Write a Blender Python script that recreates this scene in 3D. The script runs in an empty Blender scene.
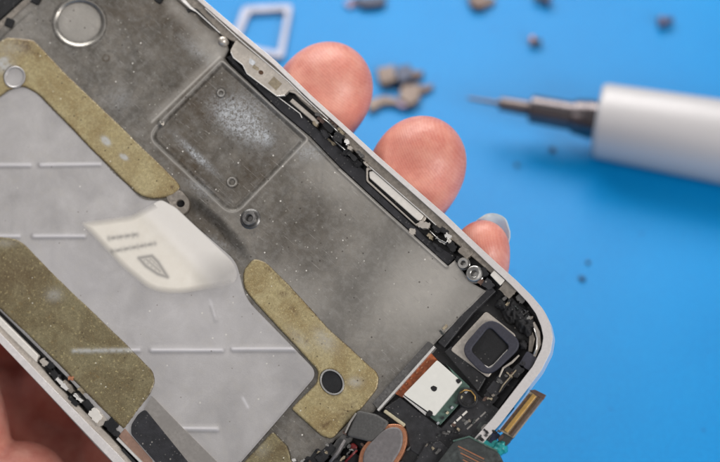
import bpy, bmesh, math, random
import numpy as np
from mathutils import Vector, Matrix
from mathutils.geometry import delaunay_2d_cdt

random.seed(7)
rng = np.random.default_rng(7)
sc = bpy.context.scene
COL = sc.collection
R = math.radians
# ------------------------------------------------------------------ units: 1 Blender unit = 1 cm, inputs in mm
MM = 0.1
sc.unit_settings.system = 'METRIC'
sc.unit_settings.scale_length = 0.01

# ------------------------------------------------------------------ camera
PITCH = R(52)
LENS, SENSOR = 85.0, 36.0
FPX = 720 * LENS / SENSOR
MAT_D, PHONE_D = 322.0, 250.0
FWD = np.array([0, math.cos(PITCH), -math.sin(PITCH)])
RGT = np.array([1.0, 0, 0])
UPV = np.array([0, math.sin(PITCH), math.cos(PITCH)])
CAM = -FWD * MAT_D
cam_d = bpy.data.cameras.new('camera')
cam_d.lens = LENS; cam_d.sensor_width = SENSOR
cam_d.clip_start = 0.5; cam_d.clip_end = 1000
cam = bpy.data.objects.new('camera', cam_d); COL.objects.link(cam)
cam.location = Vector(CAM * MM)
cam.rotation_euler = (math.pi / 2 - PITCH, 0, 0)
cam_d.dof.use_dof = True
cam_d.dof.focus_distance = 248 * MM
APERTURE_MM = 5.6
cam_d.dof.aperture_fstop = (LENS * 1e-3) / (APERTURE_MM * MM)
cam_d.dof.aperture_blades = 9
sc.camera = cam

# ------------------------------------------------------------------ light
world = bpy.data.worlds.new('World'); sc.world = world
world.use_nodes = True
bg = world.node_tree.nodes['Background']
bg.inputs[0].default_value = (0.98, 0.97, 1.0, 1); bg.inputs[1].default_value = 0.22

def area(name, loc, target, sx, sy, power, colour):
    d = bpy.data.lights.new(name, 'AREA'); d.shape = 'RECTANGLE'; d.size = sx; d.size_y = sy
    d.energy = power; d.color = colour
    o = bpy.data.objects.new(name, d); COL.objects.link(o)
    o.location = loc
    o.rotation_euler = (Vector(target) - Vector(loc)).to_track_quat('-Z', 'Y').to_euler()
    return o
area('softbox_back', (-4, 24, 26), (0, 6, 0), 38, 20, 17000, (1.0, 0.985, 0.96))
area('softbox_front', (32, -31, 28), (2, 0, 2), 20, 20, 18500, (1.0, 0.965, 0.94))
area('fill_top', (-24, -17, 48), (1, -2, 3), 22, 18, 2000, (1.0, 0.965, 0.945))  # added fill, placed where the metal plates mirror it

sc.view_settings.view_transform = 'Standard'
sc.view_settings.look = 'None'
sc.view_settings.exposure = 0.0
sc.view_settings.gamma = 1.0
sc.cycles.max_bounces = 8

# ------------------------------------------------------------------ geometry of the held phone's plane
TILT = R(13)
d2 = RGT * -0.755 + UPV * 0.656
E1 = -(d2 * math.cos(TILT) + FWD * math.sin(TILT))
E3 = -FWD * math.cos(TILT) + d2 * math.sin(TILT)
E2 = np.cross(E3, E1)
P0 = CAM + FWD * PHONE_D
M3 = np.stack([E1, E2, E3])            # world -> local rows

def rays(px, py):
    px = np.asarray(px, float); py = np.asarray(py, float)
    return FWD + RGT * ((px - 360) / FPX)[..., None] + UPV * ((231 - py) / FPX)[..., None]

def L(px, py, h):
    """photo direction met with the phone plane raised by h mm -> phone-local cm"""
    d = rays(px, py)
    t = ((P0 - CAM) @ E3 + np.asarray(h, float)) / (d @ E3)
    w = CAM + d * t[..., None] - P0
    return (w @ M3.T) * MM

def WP(px, py, h):
    l = L(np.array([px]), np.array([py]), np.array([h]))[0] / MM
    return P0 + l @ M3

def G(px, py, z=0.0):
    """direction met with the height z mm above the mat -> world mm"""
    d = rays(np.array([px]), np.array([py]))[0]
    t = (z - CAM[2]) / d[2]
    return CAM + d * t

PHONE_MAT = Matrix([[E1[i], E2[i], E3[i], P0[i] * MM] for i in range(3)] + [[0, 0, 0, 1]])

# ------------------------------------------------------------------ materials
MATS = {}
class NT:
    def __init__(s, name):
        s.m = bpy.data.materials.new(name); s.m.use_nodes = True
        s.t = s.m.node_tree; s.n = s.t.nodes; s.l = s.t.links
        s.b = s.n['Principled BSDF']; s.out = s.n['Material Output']
        s.tc = s.n.new('ShaderNodeTexCoord')
        MATS[name] = s.m
    def link(s, a, b): s.l.new(a, b)
    def noise(s, scale, detail=4, rough=0.55, dist=0.0, vec=None):
        n = s.n.new('ShaderNodeTexNoise'); n.inputs['Scale'].default_value = scale
        n.inputs['Detail'].default_value = detail; n.inputs['Roughness'].default_value = rough
        n.inputs['Distortion'].default_value = dist
        s.link(vec or s.tc.outputs['Object'], n.inputs['Vector']); return n.outputs['Fac']
    def mapping(s, rot=(0, 0, 0), scale=(1, 1, 1)):
        m = s.n.new('ShaderNodeMapping'); m.inputs['Rotation'].default_value = rot; m.inputs['Scale'].default_value = scale
        s.link(s.tc.outputs['Object'], m.inputs['Vector']); return m.outputs['Vector']
    def ramp(s, fac, a, b, ca=(0, 0, 0, 1), cb=(1, 1, 1, 1)):
        r = s.n.new('ShaderNodeValToRGB')
        r.color_ramp.elements[0].position = a; r.color_ramp.elements[1].position = b
        r.color_ramp.elements[0].color = ca; r.color_ramp.elements[1].color = cb
        s.link(fac, r.inputs['Fac']); return r.outputs['Color']
    def mix(s, fac, a, b, blend='MIX'):
        m = s.n.new('ShaderNodeMix'); m.data_type = 'RGBA'; m.blend_type = blend
        for val, idx in ((fac, 0), (a, 6), (b, 7)):
            if hasattr(val, 'links'): s.link(val, m.inputs[idx])
            elif idx == 0: m.inputs[0].default_value = val
            else: m.inputs[idx].default_value = (*val, 1) if len(val) == 3 else val
        return m.outputs[2]
    def math(s, op, a, b=0.0):
        m = s.n.new('ShaderNodeMath'); m.operation = op
        for i, v in enumerate((a, b)):
            if hasattr(v, 'links'): s.link(v, m.inputs[i])
            else: m.inputs[i].default_value = v
        return m.outputs[0]
    def attr(s, name):
        a = s.n.new('ShaderNodeAttribute'); a.attribute_name = name; return a.outputs['Fac']
    def specks(s, scale, radius, keep):
        """round dots, keep = share of the cells that carry one"""
        v = s.n.new('ShaderNodeTexVoronoi'); v.inputs['Scale'].default_value = scale
        s.link(s.tc.outputs['Object'], v.inputs['Vector'])
        near = s.math('LESS_THAN', v.outputs['Distance'], radius)
        sep = s.n.new('ShaderNodeSeparateColor'); s.link(v.outputs['Color'], sep.inputs[0])
        return s.math('MULTIPLY', near, s.math('LESS_THAN', sep.outputs[0], keep))
    def bump(s, height, strength, dist=0.01, prev=None):
        b = s.n.new('ShaderNodeBump'); b.inputs['Strength'].default_value = strength; b.inputs['Distance'].default_value = dist
        s.link(height, b.inputs['Height'])
        if prev: s.link(prev, b.inputs['Normal'])
        s.link(b.outputs[0], s.b.inputs['Normal']); return b.outputs[0]
    def set(s, **k):
        names = dict(col='Base Color', rough='Roughness', metal='Metallic', spec='Specular IOR Level', coat='Coat Weight',
                     sss='Subsurface Weight', trans='Transmission Weight', alpha='Alpha')
        for a, v in k.items():
            i = s.b.inputs[names[a]]
            if hasattr(v, 'links'): s.link(v, i)
            else: i.default_value = (*v, 1) if isinstance(v, tuple) else v
        return s

def simple(name, col, rough=0.5, metal=0.0, var=0.25, scale=30, bump=0.15, **k):
    s = NT(name)
    n = s.noise(scale, 5, 0.6); n2 = s.noise(scale * 0.2, 3, 0.6)
    dk = tuple(c * (1 - var) for c in col); lt = tuple(min(1, c * (1 + var)) for c in col)
    c = s.mix(s.ramp(n, 0.3, 0.7), dk, lt)
    c = s.mix(s.ramp(n2, 0.35, 0.7), c, tuple(x * (1 - var * 0.6) for x in col))
    s.set(col=c, metal=metal, **k)
    s.set(rough=s.math('ADD', s.math('MULTIPLY', n2, 0.25), rough - 0.12))
    if bump: s.bump(n, bump, 0.004)
    return s

# blue work mat
s = NT('blue_mat')
n = s.noise(0.25, 3); g = s.noise(17, 4, 0.75); g2 = s.noise(3.0, 5, 0.65)
c = s.mix(s.ramp(n, 0.3, 0.7), (0.0, 0.155, 0.43), (0.0, 0.20, 0.52))
c = s.mix(s.ramp(g, 0.35, 0.75), c, (0.003, 0.28, 0.64))
c = s.mix(s.math('MULTIPLY', s.ramp(g2, 0.55, 0.8), 0.35), c, (0.008, 0.26, 0.55))
c = s.mix(s.math('MULTIPLY', s.specks(3.2, 0.10, 0.10), 0.6), c, (0.01, 0.06, 0.25))
s.set(col=c, rough=0.38, spec=0.22)
s.bump(g, 0.5, 0.012)

# grey pressed-metal mid plate with dust, scratches, stains and painted-in sheen
s = NT('dull_plate_metal')
stain_shade = s.attr('stain_shade'); smear_glint = s.attr('smear_glint'); sheen_tone = s.attr('sheen_tone')
n1 = s.noise(2.2, 6, 0.65, 0.3); n2 = s.noise(9, 6, 0.7); n3 = s.noise(60, 3, 0.6)
base = s.mix(s.ramp(n1, 0.3, 0.72), (0.08, 0.072, 0.06), (0.25, 0.23, 0.20))
base = s.mix(s.math('MULTIPLY', s.ramp(n2, 0.45, 0.70), 0.55), base, (0.40, 0.385, 0.36))
base = s.mix(s.math('MULTIPLY', s.ramp(s.noise(4.5, 7, 0.75, 0.8), 0.50, 0.66), 0.6), base, (0.10, 0.092, 0.08))
base = s.mix(s.math('MULTIPLY', s.ramp(s.noise(13, 7, 0.8, 1.2), 0.60, 0.72), 0.6), base, (0.50, 0.49, 0.46))
base = s.mix(s.math('MULTIPLY', s.ramp(n3, 0.35, 0.75), 0.35), base, (0.10, 0.098, 0.092))
base = s.mix(s.math('MULTIPLY', stain_shade, s.ramp(s.noise(7, 6, 0.75), 0.30, 0.60)), base, (0.075, 0.055, 0.036))
base = s.mix(sheen_tone, base, (0.66, 0.63, 0.58))  # sheen painted into the base colour
sm = s.math('MULTIPLY', smear_glint, s.ramp(s.noise(24, 6, 0.75, 1.0), 0.40, 0.62))
base = s.mix(sm, base, (0.56, 0.59, 0.62))
scr = s.ramp(s.noise(10, 2, 0.5, 0.6, s.mapping((0, 0, 0.7), (0.4, 16, 1))), 0.685, 0.72)
scr2 = s.ramp(s.noise(8, 2, 0.5, 0.8, s.mapping((0, 0, 2.1), (0.35, 18, 1))), 0.69, 0.73)
base = s.mix(s.math('MULTIPLY', scr, 0.6), base, (0.6, 0.58, 0.55))
base = s.mix(s.math('MULTIPLY', scr2, 0.5), base, (0.07, 0.07, 0.07))
base = s.mix(s.math('MULTIPLY', s.specks(9, 0.11, 0.16), 0.8), base, (0.85, 0.82, 0.76))
base = s.mix(s.math('MULTIPLY', s.specks(17, 0.2, 0.12), 0.4), base, (0.62, 0.60, 0.54))
base = s.mix(s.math('MULTIPLY', s.specks(12, 0.16, 0.12), 0.7), base, (0.05, 0.04, 0.035))
s.set(col=base, metal=0.8)
s.set(rough=s.math('ADD', s.math('MULTIPLY', n2, 0.34), 0.19))
s.bump(s.math('ADD', s.math('MULTIPLY', n2, 0.6), s.math('MULTIPLY', n3, 0.4)), 0.28, 0.006)

# light silver shield plate
s = NT('silver_shield_metal')
n1 = s.noise(1.6, 5, 0.6, 0.4); n2 = s.noise(45, 3, 0.7); smear_glint = s.attr('smear_glint'); n4 = s.noise(6, 6, 0.7)
c = s.mix(s.ramp(n1, 0.3, 0.7), (0.44, 0.425, 0.42), (0.62, 0.60, 0.59))
c = s.mix(s.math('MULTIPLY', s.ramp(n2, 0.3, 0.75), 0.35), c, (0.40, 0.385, 0.38))
c = s.mix(s.math('MULTIPLY', s.ramp(n4, 0.5, 0.75), 0.4), c, (0.60, 0.57, 0.52))
c = s.mix(smear_glint, c, (0.84, 0.82, 0.84))  # brightens the ribs: their highlights are in the colour
c = s.mix(s.math('MULTIPLY', s.specks(10, 0.12, 0.10), 0.6), c, (0.22, 0.19, 0.16))
c = s.mix(s.math('MULTIPLY', s.specks(8, 0.12, 0.12), 0.6), c, (0.85, 0.82, 0.75))
s.set(col=c, metal=0.6); s.set(rough=s.math('ADD', s.math('MULTIPLY', n4, 0.2), 0.33))
s.bump(s.math('ADD', n2, s.math('MULTIPLY', n4, 0.5)), 0.22, 0.005)

# yellowed adhesive tape
def tape(name, a, b, dirt):
    s = NT(name)
    stain_shade = s.attr('stain_shade'); smear_glint = s.attr('smear_glint')
    n1 = s.noise(4, 6, 0.7, 0.5); n2 = s.noise(22, 5, 0.75); n3 = s.noise(70, 2, 0.6)
    c = s.mix(s.ramp(n1, 0.3, 0.7), a, b)
    c = s.mix(s.math('MULTIPLY', s.ramp(s.noise(1.6, 5, 0.65, 0.8), 0.42, 0.60), 0.8), c, tuple(x * k for x, k in zip(a, (0.70, 0.60, 0.50))))
    c = s.mix(s.math('MULTIPLY', s.ramp(s.noise(9, 7, 0.8, 1.5), 0.52, 0.66), 0.6), c, tuple(x * 1.25 for x in b))
    c = s.mix(s.math('MULTIPLY', s.ramp(n2, 0.42, 0.72), 0.75), c, tuple(x * 0.55 for x in a))
    c = s.mix(s.math('MULTIPLY', s.ramp(n3, 0.5, 0.8), 0.5), c, tuple(min(1, x * 1.5) for x in b))
    c = s.mix(s.math('MULTIPLY', s.ramp(s.noise(14, 5, 0.7), 0.60, 0.70), 0.65), c, dirt)
    c = s.mix(s.math('MULTIPLY', stain_shade, s.ramp(n2, 0.32, 0.58)), c, (0.10, 0.05, 0.022))
    c = s.mix(s.math('MULTIPLY', smear_glint, s.ramp(s.noise(16, 5, 0.7), 0.25, 0.5)), c, (0.52, 0.52, 0.50))
    c = s.mix(s.math('MULTIPLY', s.ramp(s.noise(30, 3, 0.6), 0.60, 0.72), 0.7), c, (0.62, 0.52, 0.26))
    c = s.mix(s.math('MULTIPLY', s.attr('edge_shade'), 0.85), c, (0.05, 0.04, 0.03))  # shadow gap round the pad painted as a dark edge
    c = s.mix(s.math('MULTIPLY', s.specks(11, 0.13, 0.12), 0.8), c, (0.78, 0.74, 0.60))
    c = s.mix(s.math('MULTIPLY', s.specks(16, 0.2, 0.10), 0.7), c, (0.05, 0.035, 0.02))
    s.set(col=c, metal=0.2, spec=0.4, coat=0.15); s.b.inputs['Coat Roughness'].default_value = 0.3
    s.set(rough=s.math('ADD', s.math('MULTIPLY', n1, 0.5), 0.12))
    s.bump(n2, 0.5, 0.008)
tape('yellowed_tape', (0.40, 0.325, 0.155), (0.50, 0.425, 0.245), (0.24, 0.17, 0.07))
tape('olive_tape', (0.20, 0.168, 0.09), (0.30, 0.255, 0.14), (0.24, 0.15, 0.05))

# paper label, thin torn edge lets the metal show; ink read from the sheet's own attribute
s = NT('label_paper')
n1 = s.noise(8, 4, 0.6)
c = s.mix(s.ramp(n1, 0.3, 0.7), (0.83, 0.775, 0.68), (0.87, 0.82, 0.73))
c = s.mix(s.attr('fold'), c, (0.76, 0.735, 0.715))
c = s.mix(s.attr('ink'), c, (0.13, 0.125, 0.13))
s.set(col=c, rough=0.6, alpha=s.attr('soft')); s.bump(n1, 0.1, 0.003)

# skin
s = NT('skin')
n1 = s.noise(0.9, 4, 0.6); n2 = s.noise(18, 5, 0.65); n3 = s.noise(55, 3, 0.6)
c = s.mix(s.ramp(n1, 0.35, 0.68), (0.49, 0.145, 0.105), (0.66, 0.265, 0.205))
c = s.mix(s.math('MULTIPLY', s.ramp(n2, 0.45, 0.75), 0.45), c, (0.45, 0.13, 0.10))
c = s.mix(s.math('MULTIPLY', s.ramp(s.noise(3.2, 4, 0.6), 0.42, 0.68), 0.5), c, (0.72, 0.36, 0.27))
c = s.mix(s.math('MULTIPLY', s.ramp(n3, 0.55, 0.8), 0.3), c, (0.80, 0.52, 0.42))
w = s.n.new('ShaderNodeTexWave'); w.wave_type = 'RINGS'; w.rings_direction = 'SPHERICAL'
w.inputs['Scale'].default_value = 8.5; w.inputs['Distortion'].default_value = 2.5
w.inputs['Detail'].default_value = 0.5; w.inputs['Detail Scale'].default_value = 0.25
s.link(s.tc.outputs['Object'], w.inputs['Vector'])
c = s.mix(s.math('MULTIPLY', w.outputs['Fac'], 0.10), c, (0.80, 0.50, 0.41))
s.set(col=c, sss=0.22, spec=0.42)
s.b.inputs['Subsurface Radius'].default_value = (1.0, 0.35, 0.2); s.b.inputs['Subsurface Scale'].default_value = 0.25
s.set(rough=s.math('ADD', s.math('MULTIPLY', n2, 0.45), 0.20))
b1 = s.bump(w.outputs['Fac'], 0.16, 0.005)
s.bump(s.math('ADD', n2, s.math('MULTIPLY', n3, 0.5)), 0.30, 0.008, b1)
s = simple('fingernail', (0.78, 0.80, 0.70), 0.35, 0, 0.05, 6, 0.02, trans=0.3, alpha=0.6)

simple('band_metal', (0.80, 0.76, 0.74), 0.36, 0.5, 0.10, 30, 0.10)
simple('rail_metal', (0.32, 0.285, 0.245), 0.42, 0.6, 0.40, 22, 0.3)
simple('bracket_metal', (0.56, 0.51, 0.45), 0.40, 0.55, 0.22, 25, 0.22)
simple('bright_metal', (0.78, 0.76, 0.73), 0.28, 0.75, 0.12, 40, 0.12)
simple('dark_metal', (0.16, 0.155, 0.15), 0.38, 0.7, 0.45, 25, 0.25)
simple('post_metal', (0.42, 0.41, 0.39), 0.26, 0.85, 0.2, 30, 0.1)
simple('rust', (0.10, 0.05, 0.025), 0.7, 0, 0.6, 30, 0.5)
simple('stain_patch', (0.36, 0.30, 0.21), 0.6, 0.2, 0.4, 30, 0.3)
simple('solder', (0.62, 0.64, 0.66), 0.3, 0.7, 0.3, 30, 0.6)
simple('white_enamel', (0.83, 0.82, 0.76), 0.35, 0.15, 0.05, 12, 0.08)
simple('white_plastic', (0.78, 0.74, 0.68), 0.5, 0.0, 0.12, 20, 0.15)
simple('cream_plastic', (0.52, 0.47, 0.33), 0.45, 0.0, 0.25, 20, 0.15)
simple('camera_bezel', (0.045, 0.045, 0.06), 0.42, 0.1, 0.3, 30, 0.25)
simple('grey_rubber', (0.085, 0.083, 0.08), 0.62, 0.0, 0.3, 30, 0.4)
simple('motor_steel', (0.20, 0.185, 0.185), 0.55, 0.3, 0.25, 18, 0.2)
simple('copper', (0.50, 0.22, 0.12), 0.35, 0.6, 0.3, 25, 0.3)
simple('copper_flex', (0.45, 0.125, 0.045), 0.4, 0.25, 0.55, 22, 0.35)
simple('gold_contact', (0.62, 0.38, 0.12), 0.33, 0.7, 0.25, 25, 0.2)
simple('board_green', (0.075, 0.135, 0.11), 0.4, 0.0, 0.5, 22, 0.4)
simple('teal_flex', (0.02, 0.30, 0.30), 0.4, 0.0, 0.4, 18, 0.3)
simple('flex_film', (0.055, 0.062, 0.06), 0.45, 0.1, 0.6, 14, 0.4)
simple('grey_film', (0.30, 0.28, 0.26), 0.4, 0.25, 0.15, 18, 0.15)
simple('brown_metal', (0.40, 0.25, 0.19), 0.42, 0.5, 0.3, 18, 0.3)
simple('red_wire', (0.16, 0.012, 0.012), 0.4, 0, 0.2, 18, 0.1)
simple('brushed_aluminium', (0.50, 0.485, 0.49), 0.5, 0.25, 0.05, 60, 0.10, spec=0.25)
simple('gunmetal', (0.17, 0.15, 0.155), 0.2, 0.8, 0.3, 40, 0.2)
simple('tip_steel', (0.20, 0.165, 0.16), 0.35, 0.8, 0.25, 50, 0.3)
simple('pink_grey_metal', (0.25, 0.26, 0.32), 0.4, 0.4, 0.12, 20, 0.1)
simple('beige_metal', (0.15, 0.11, 0.09), 0.45, 0.4, 0.3, 20, 0.2)
simple('brown_part', (0.12, 0.075, 0.06), 0.45, 0.3, 0.4, 20, 0.3)
simple('blue_black', (0.02, 0.03, 0.07), 0.4, 0.2, 0.4, 20, 0.3)
simple('purple_grey', (0.17, 0.13, 0.18), 0.4, 0.5, 0.3, 20, 0.3)

def dirty_black(name, col, dust, rough=0.45):
    s = NT(name)
    n1 = s.noise(6, 5, 0.7); n2 = s.noise(40, 4, 0.7)
    c = s.mix(s.ramp(n1, 0.4, 0.75), col, tuple(x * 2.2 for x in col))
    c = s.mix(s.math('MULTIPLY', s.specks(11, 0.14, dust), 0.7), c, (0.35, 0.33, 0.30))
    c = s.mix(s.math('MULTIPLY', s.specks(24, 0.22, dust), 0.4), c, (0.22, 0.21, 0.20))
    s.set(col=c, spec=0.4); s.set(rough=s.math('ADD', s.math('MULTIPLY', n1, 0.3), rough - 0.15))
    s.bump(n2, 0.5, 0.008)
dirty_black('black_plastic', (0.014, 0.014, 0.015), 0.25)
dirty_black('black_tape', (0.020, 0.020, 0.023), 0.40)
dirty_black('black_foam', (0.010, 0.010, 0.011), 0.14, 0.75)
dirty_black('charcoal_plastic', (0.020, 0.020, 0.022), 0.2)

# ------------------------------------------------------------------ mesh helpers
def link(name, me, mat, parent=None):
    o = bpy.data.objects.new(name, me); COL.objects.link(o)
    if mat and not me.materials: me.materials.append(MATS[mat])
    if parent: o.parent = parent
    return o

def tag(o, label, cat, group=None, kind=None):
    if label: o['label'] = label
    if cat: o['category'] = cat
    if group: o['group'] = group
    if kind: o['kind'] = kind
    return o

def fillet(pts, r, seg=5):
    out = []; n = len(pts)
    rs = r if isinstance(r, (list, tuple)) else [r] * n
    for i in range(n):
        p = np.array(pts[i], float); a = np.array(pts[i - 1], float); b = np.array(pts[(i + 1) % n], float)
        if rs[i] <= 0: out.append(tuple(p)); continue
        la, lb = np.linalg.norm(a - p), np.linalg.norm(b - p)
        ra, rb = min(rs[i], la * 0.48), min(rs[i], lb * 0.48)
        s_, e_ = p + (a - p) / la * ra, p + (b - p) / lb * rb
        for k in range(seg + 1):
            t = k / seg
            out.append(tuple((1 - t) ** 2 * s_ + 2 * t * (1 - t) * p + t * t * e_))
    return out

def poly_area(p):
    p = np.array(p); return 0.5 * np.sum(p[:, 0] * np.roll(p[:, 1], -1) - np.roll(p[:, 0], -1) * p[:, 1])

def cdt_faces(loops, extra=None):
    """triangulate outline + holes (+ interior points); returns points, tris, loops as index lists"""
    V, E, idx = [], [], []
    for lp in loops:
        o = len(V); V += [Vector(p) for p in lp]
        E += [(o + i, o + (i + 1) % len(lp)) for i in range(len(lp))]
        idx.append(list(range(o, o + len(lp))))
    nb = len(V)
    if extra is not None: V += [Vector(p) for p in extra]
    v, e, f, ov, oe, of = delaunay_2d_cdt(V, E, [], 0, 1e-5)
    P = np.array([tuple(q) for q in v])
    m = {}
    for i, src in enumerate(ov):
        for q in src: m[q] = i
    loops_i = [[m[q] for q in lp] for lp in idx]
    # drop triangles inside holes / outside the outline
    F = []
    for t in f:
        c = P[list(t)].mean(0)
        ok = inside(np.array([c]), loops[0])[0]
        if ok:
            for h in loops[1:]:
                if inside(np.array([c]), h)[0]: ok = False; break
        if ok: F.append(tuple(t))
    return P, F, loops_i

def inside(pts, poly):
    poly = np.array(poly); x, y = pts[:, 0], pts[:, 1]
    r = np.zeros(len(pts), bool); n = len(poly)
    for i in range(n):
        x1, y1 = poly[i]; x2, y2 = poly[(i + 1) % n]
        if y1 == y2: continue
        c = ((y1 > y) != (y2 > y)) & (x < (x2 - x1) * (y - y1) / (y2 - y1) + x1)
        r ^= c
    return r

def seg_dist(px, py, a, b):
    a = np.array(a, float); b = np.array(b, float); d = b - a; l2 = max(d @ d, 1e-9)
    t = np.clip(((px - a[0]) * d[0] + (py - a[1]) * d[1]) / l2, 0, 1)
    return np.hypot(px - a[0] - t * d[0], py - a[1] - t * d[1])

def path_dist(px, py, pts, closed=False):
    n = len(pts); r = np.full(px.shape, 1e9)
    for i in range(n if closed else n - 1): r = np.minimum(r, seg_dist(px, py, pts[i], pts[(i + 1) % n]))
    return r

def prism(name, pts, h0, h1, mat, parent, bevel=0.06, holes=(), jit=0.0, seg=2):
    """outline read in photo directions, standing between h0 and h1 mm over the plate plane (top h1)"""
    pts = [tuple(p) for p in pts]
    if jit: pts = [(x + random.uniform(-jit, jit), y + random.uniform(-jit, jit)) for x, y in pts]
    if poly_area(pts) < 0: pts = pts[::-1]
    loops = [pts] + [list(h) for h in holes]
    if holes: P, F, LI = cdt_faces(loops)
    else: P = np.array(pts); F = [tuple(range(len(pts)))]; LI = [list(range(len(pts)))]
    top = L(P[:, 0], P[:, 1], np.full(len(P), h1))
    bot = top.copy(); bot[:, 2] = h0 * MM
    nv = len(P)
    faces = [tuple(reversed(f)) for f in F] + [tuple(i + nv for i in f) for f in F]
    for lp in LI:
        for i in range(len(lp)):
            a, b = lp[i], lp[(i + 1) % len(lp)]
            faces.append((a, b, b + nv, a + nv))
    me = bpy.data.meshes.new(name)
    me.from_pydata([tuple(v) for v in top] + [tuple(v) for v in bot], [], faces)
    bm = bmesh.new(); bm.from_mesh(me); bmesh.ops.recalc_face_normals(bm, faces=bm.faces)
    bm.to_mesh(me); bm.free()
    o = link(name, me, mat, parent)
    if bevel:
        m = o.modifiers.new('bevel', 'BEVEL'); m.width = bevel * MM; m.segments = seg; m.limit_method = 'ANGLE'; m.angle_limit = R(35)
        m.use_clamp_overlap = True
    return o

def band_poly(path, w):
    """ribbon outline round an open path (photo px), w px wide"""
    p = np.array(path, float); n = len(p); lft, rgt = [], []
    for i in range(n):
        d = p[min(i + 1, n - 1)] - p[max(i - 1, 0)]; d /= np.linalg.norm(d)
        nn = np.array([-d[1], d[0]]); ww = (w[i] if isinstance(w, (list, tuple)) else w) / 2
        lft.append(tuple(p[i] + nn * ww)); rgt.append(tuple(p[i] - nn * ww))
    return lft + rgt[::-1]

def rect(cx, cy, l, w, ang):
    """rectangle, long side l at ang degrees down from the photo's horizontal"""
    c, s_ = math.cos(R(ang)), math.sin(R(ang))
    return [(cx + a * l / 2 * c - b * w / 2 * s_, cy + a * l / 2 * s_ + b * w / 2 * c) for a, b in ((-1, -1), (1, -1), (1, 1), (-1, 1))]

def circ(cx, cy, r, n=24, ry=None, ang=0):
    ry = ry or r; c, s_ = math.cos(R(ang)), math.sin(R(ang)); out = []
    for k in range(n):
        a = 2 * math.pi * k / n; x, y = r * math.cos(a), ry * math.sin(a)
        out.append((cx + x * c - y * s_, cy + x * s_ + y * c))
    return out

def turned(name, cx, cy, prof, mat, parent, n=32):
    """ring profile [(radius mm, h mm)] revolved round the plate normal"""
    hm = max(h for _, h in prof); c = L(np.array([cx]), np.array([cy]), np.array([hm]))[0]
    V, F = [], []
    for r, h in prof:
        for k in range(n):
            a = 2 * math.pi * k / n
            V.append((c[0] + r * MM * math.cos(a), c[1] + r * MM * math.sin(a), h * MM))
    for i in range(len(prof) - 1):
        for k in range(n):
            F.append((i * n + k, i * n + (k + 1) % n, (i + 1) * n + (k + 1) % n, (i + 1) * n + k))
    F.append(tuple(range((len(prof) - 1) * n, len(prof) * n)))
    me = bpy.data.meshes.new(name); me.from_pydata(V, [], F)
    bm = bmesh.new(); bm.from_mesh(me); bmesh.ops.recalc_face_normals(bm, faces=bm.faces); bm.to_mesh(me); bm.free()
    me.polygons.foreach_set('use_smooth', [True] * len(me.polygons))
    o = link(name, me, mat, parent)
    m = o.modifiers.new('edge', 'EDGE_SPLIT'); m.split_angle = R(40)
    return o

def tube(name, pts, r, mat, parent, n=8, local=True):
    """pts = [(px,py,h)] round wire of radius r mm"""
    P = [Vector(L(np.array([x]), np.array([y]), np.array([h]))[0]) for x, y, h in pts] if local else [Vector(p) for p in pts]
    V, F = [], []
    for i, p in enumerate(P):
        d = (P[min(i + 1, len(P) - 1)] - P[max(i - 1, 0)]).normalized()
        a = d.orthogonal().normalized() if i == 0 else (a - d * a.dot(d)).normalized()
        b = d.cross(a)
        for k in range(n):
            t = 2 * math.pi * k / n
            V.append(p + (a * math.cos(t) + b * math.sin(t)) * r * MM)
    for i in range(len(P) - 1):
        for k in range(n): F.append((i * n + k, i * n + (k + 1) % n, (i + 1) * n + (k + 1) % n, (i + 1) * n + k))
    F += [tuple(range(n))[::-1], tuple(range((len(P) - 1) * n, len(P) * n))]
    me = bpy.data.meshes.new(name); me.from_pydata([tuple(v) for v in V], [], F)
    me.polygons.foreach_set('use_smooth', [True] * len(me.polygons))
    return link(name, me, mat, parent)

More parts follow.
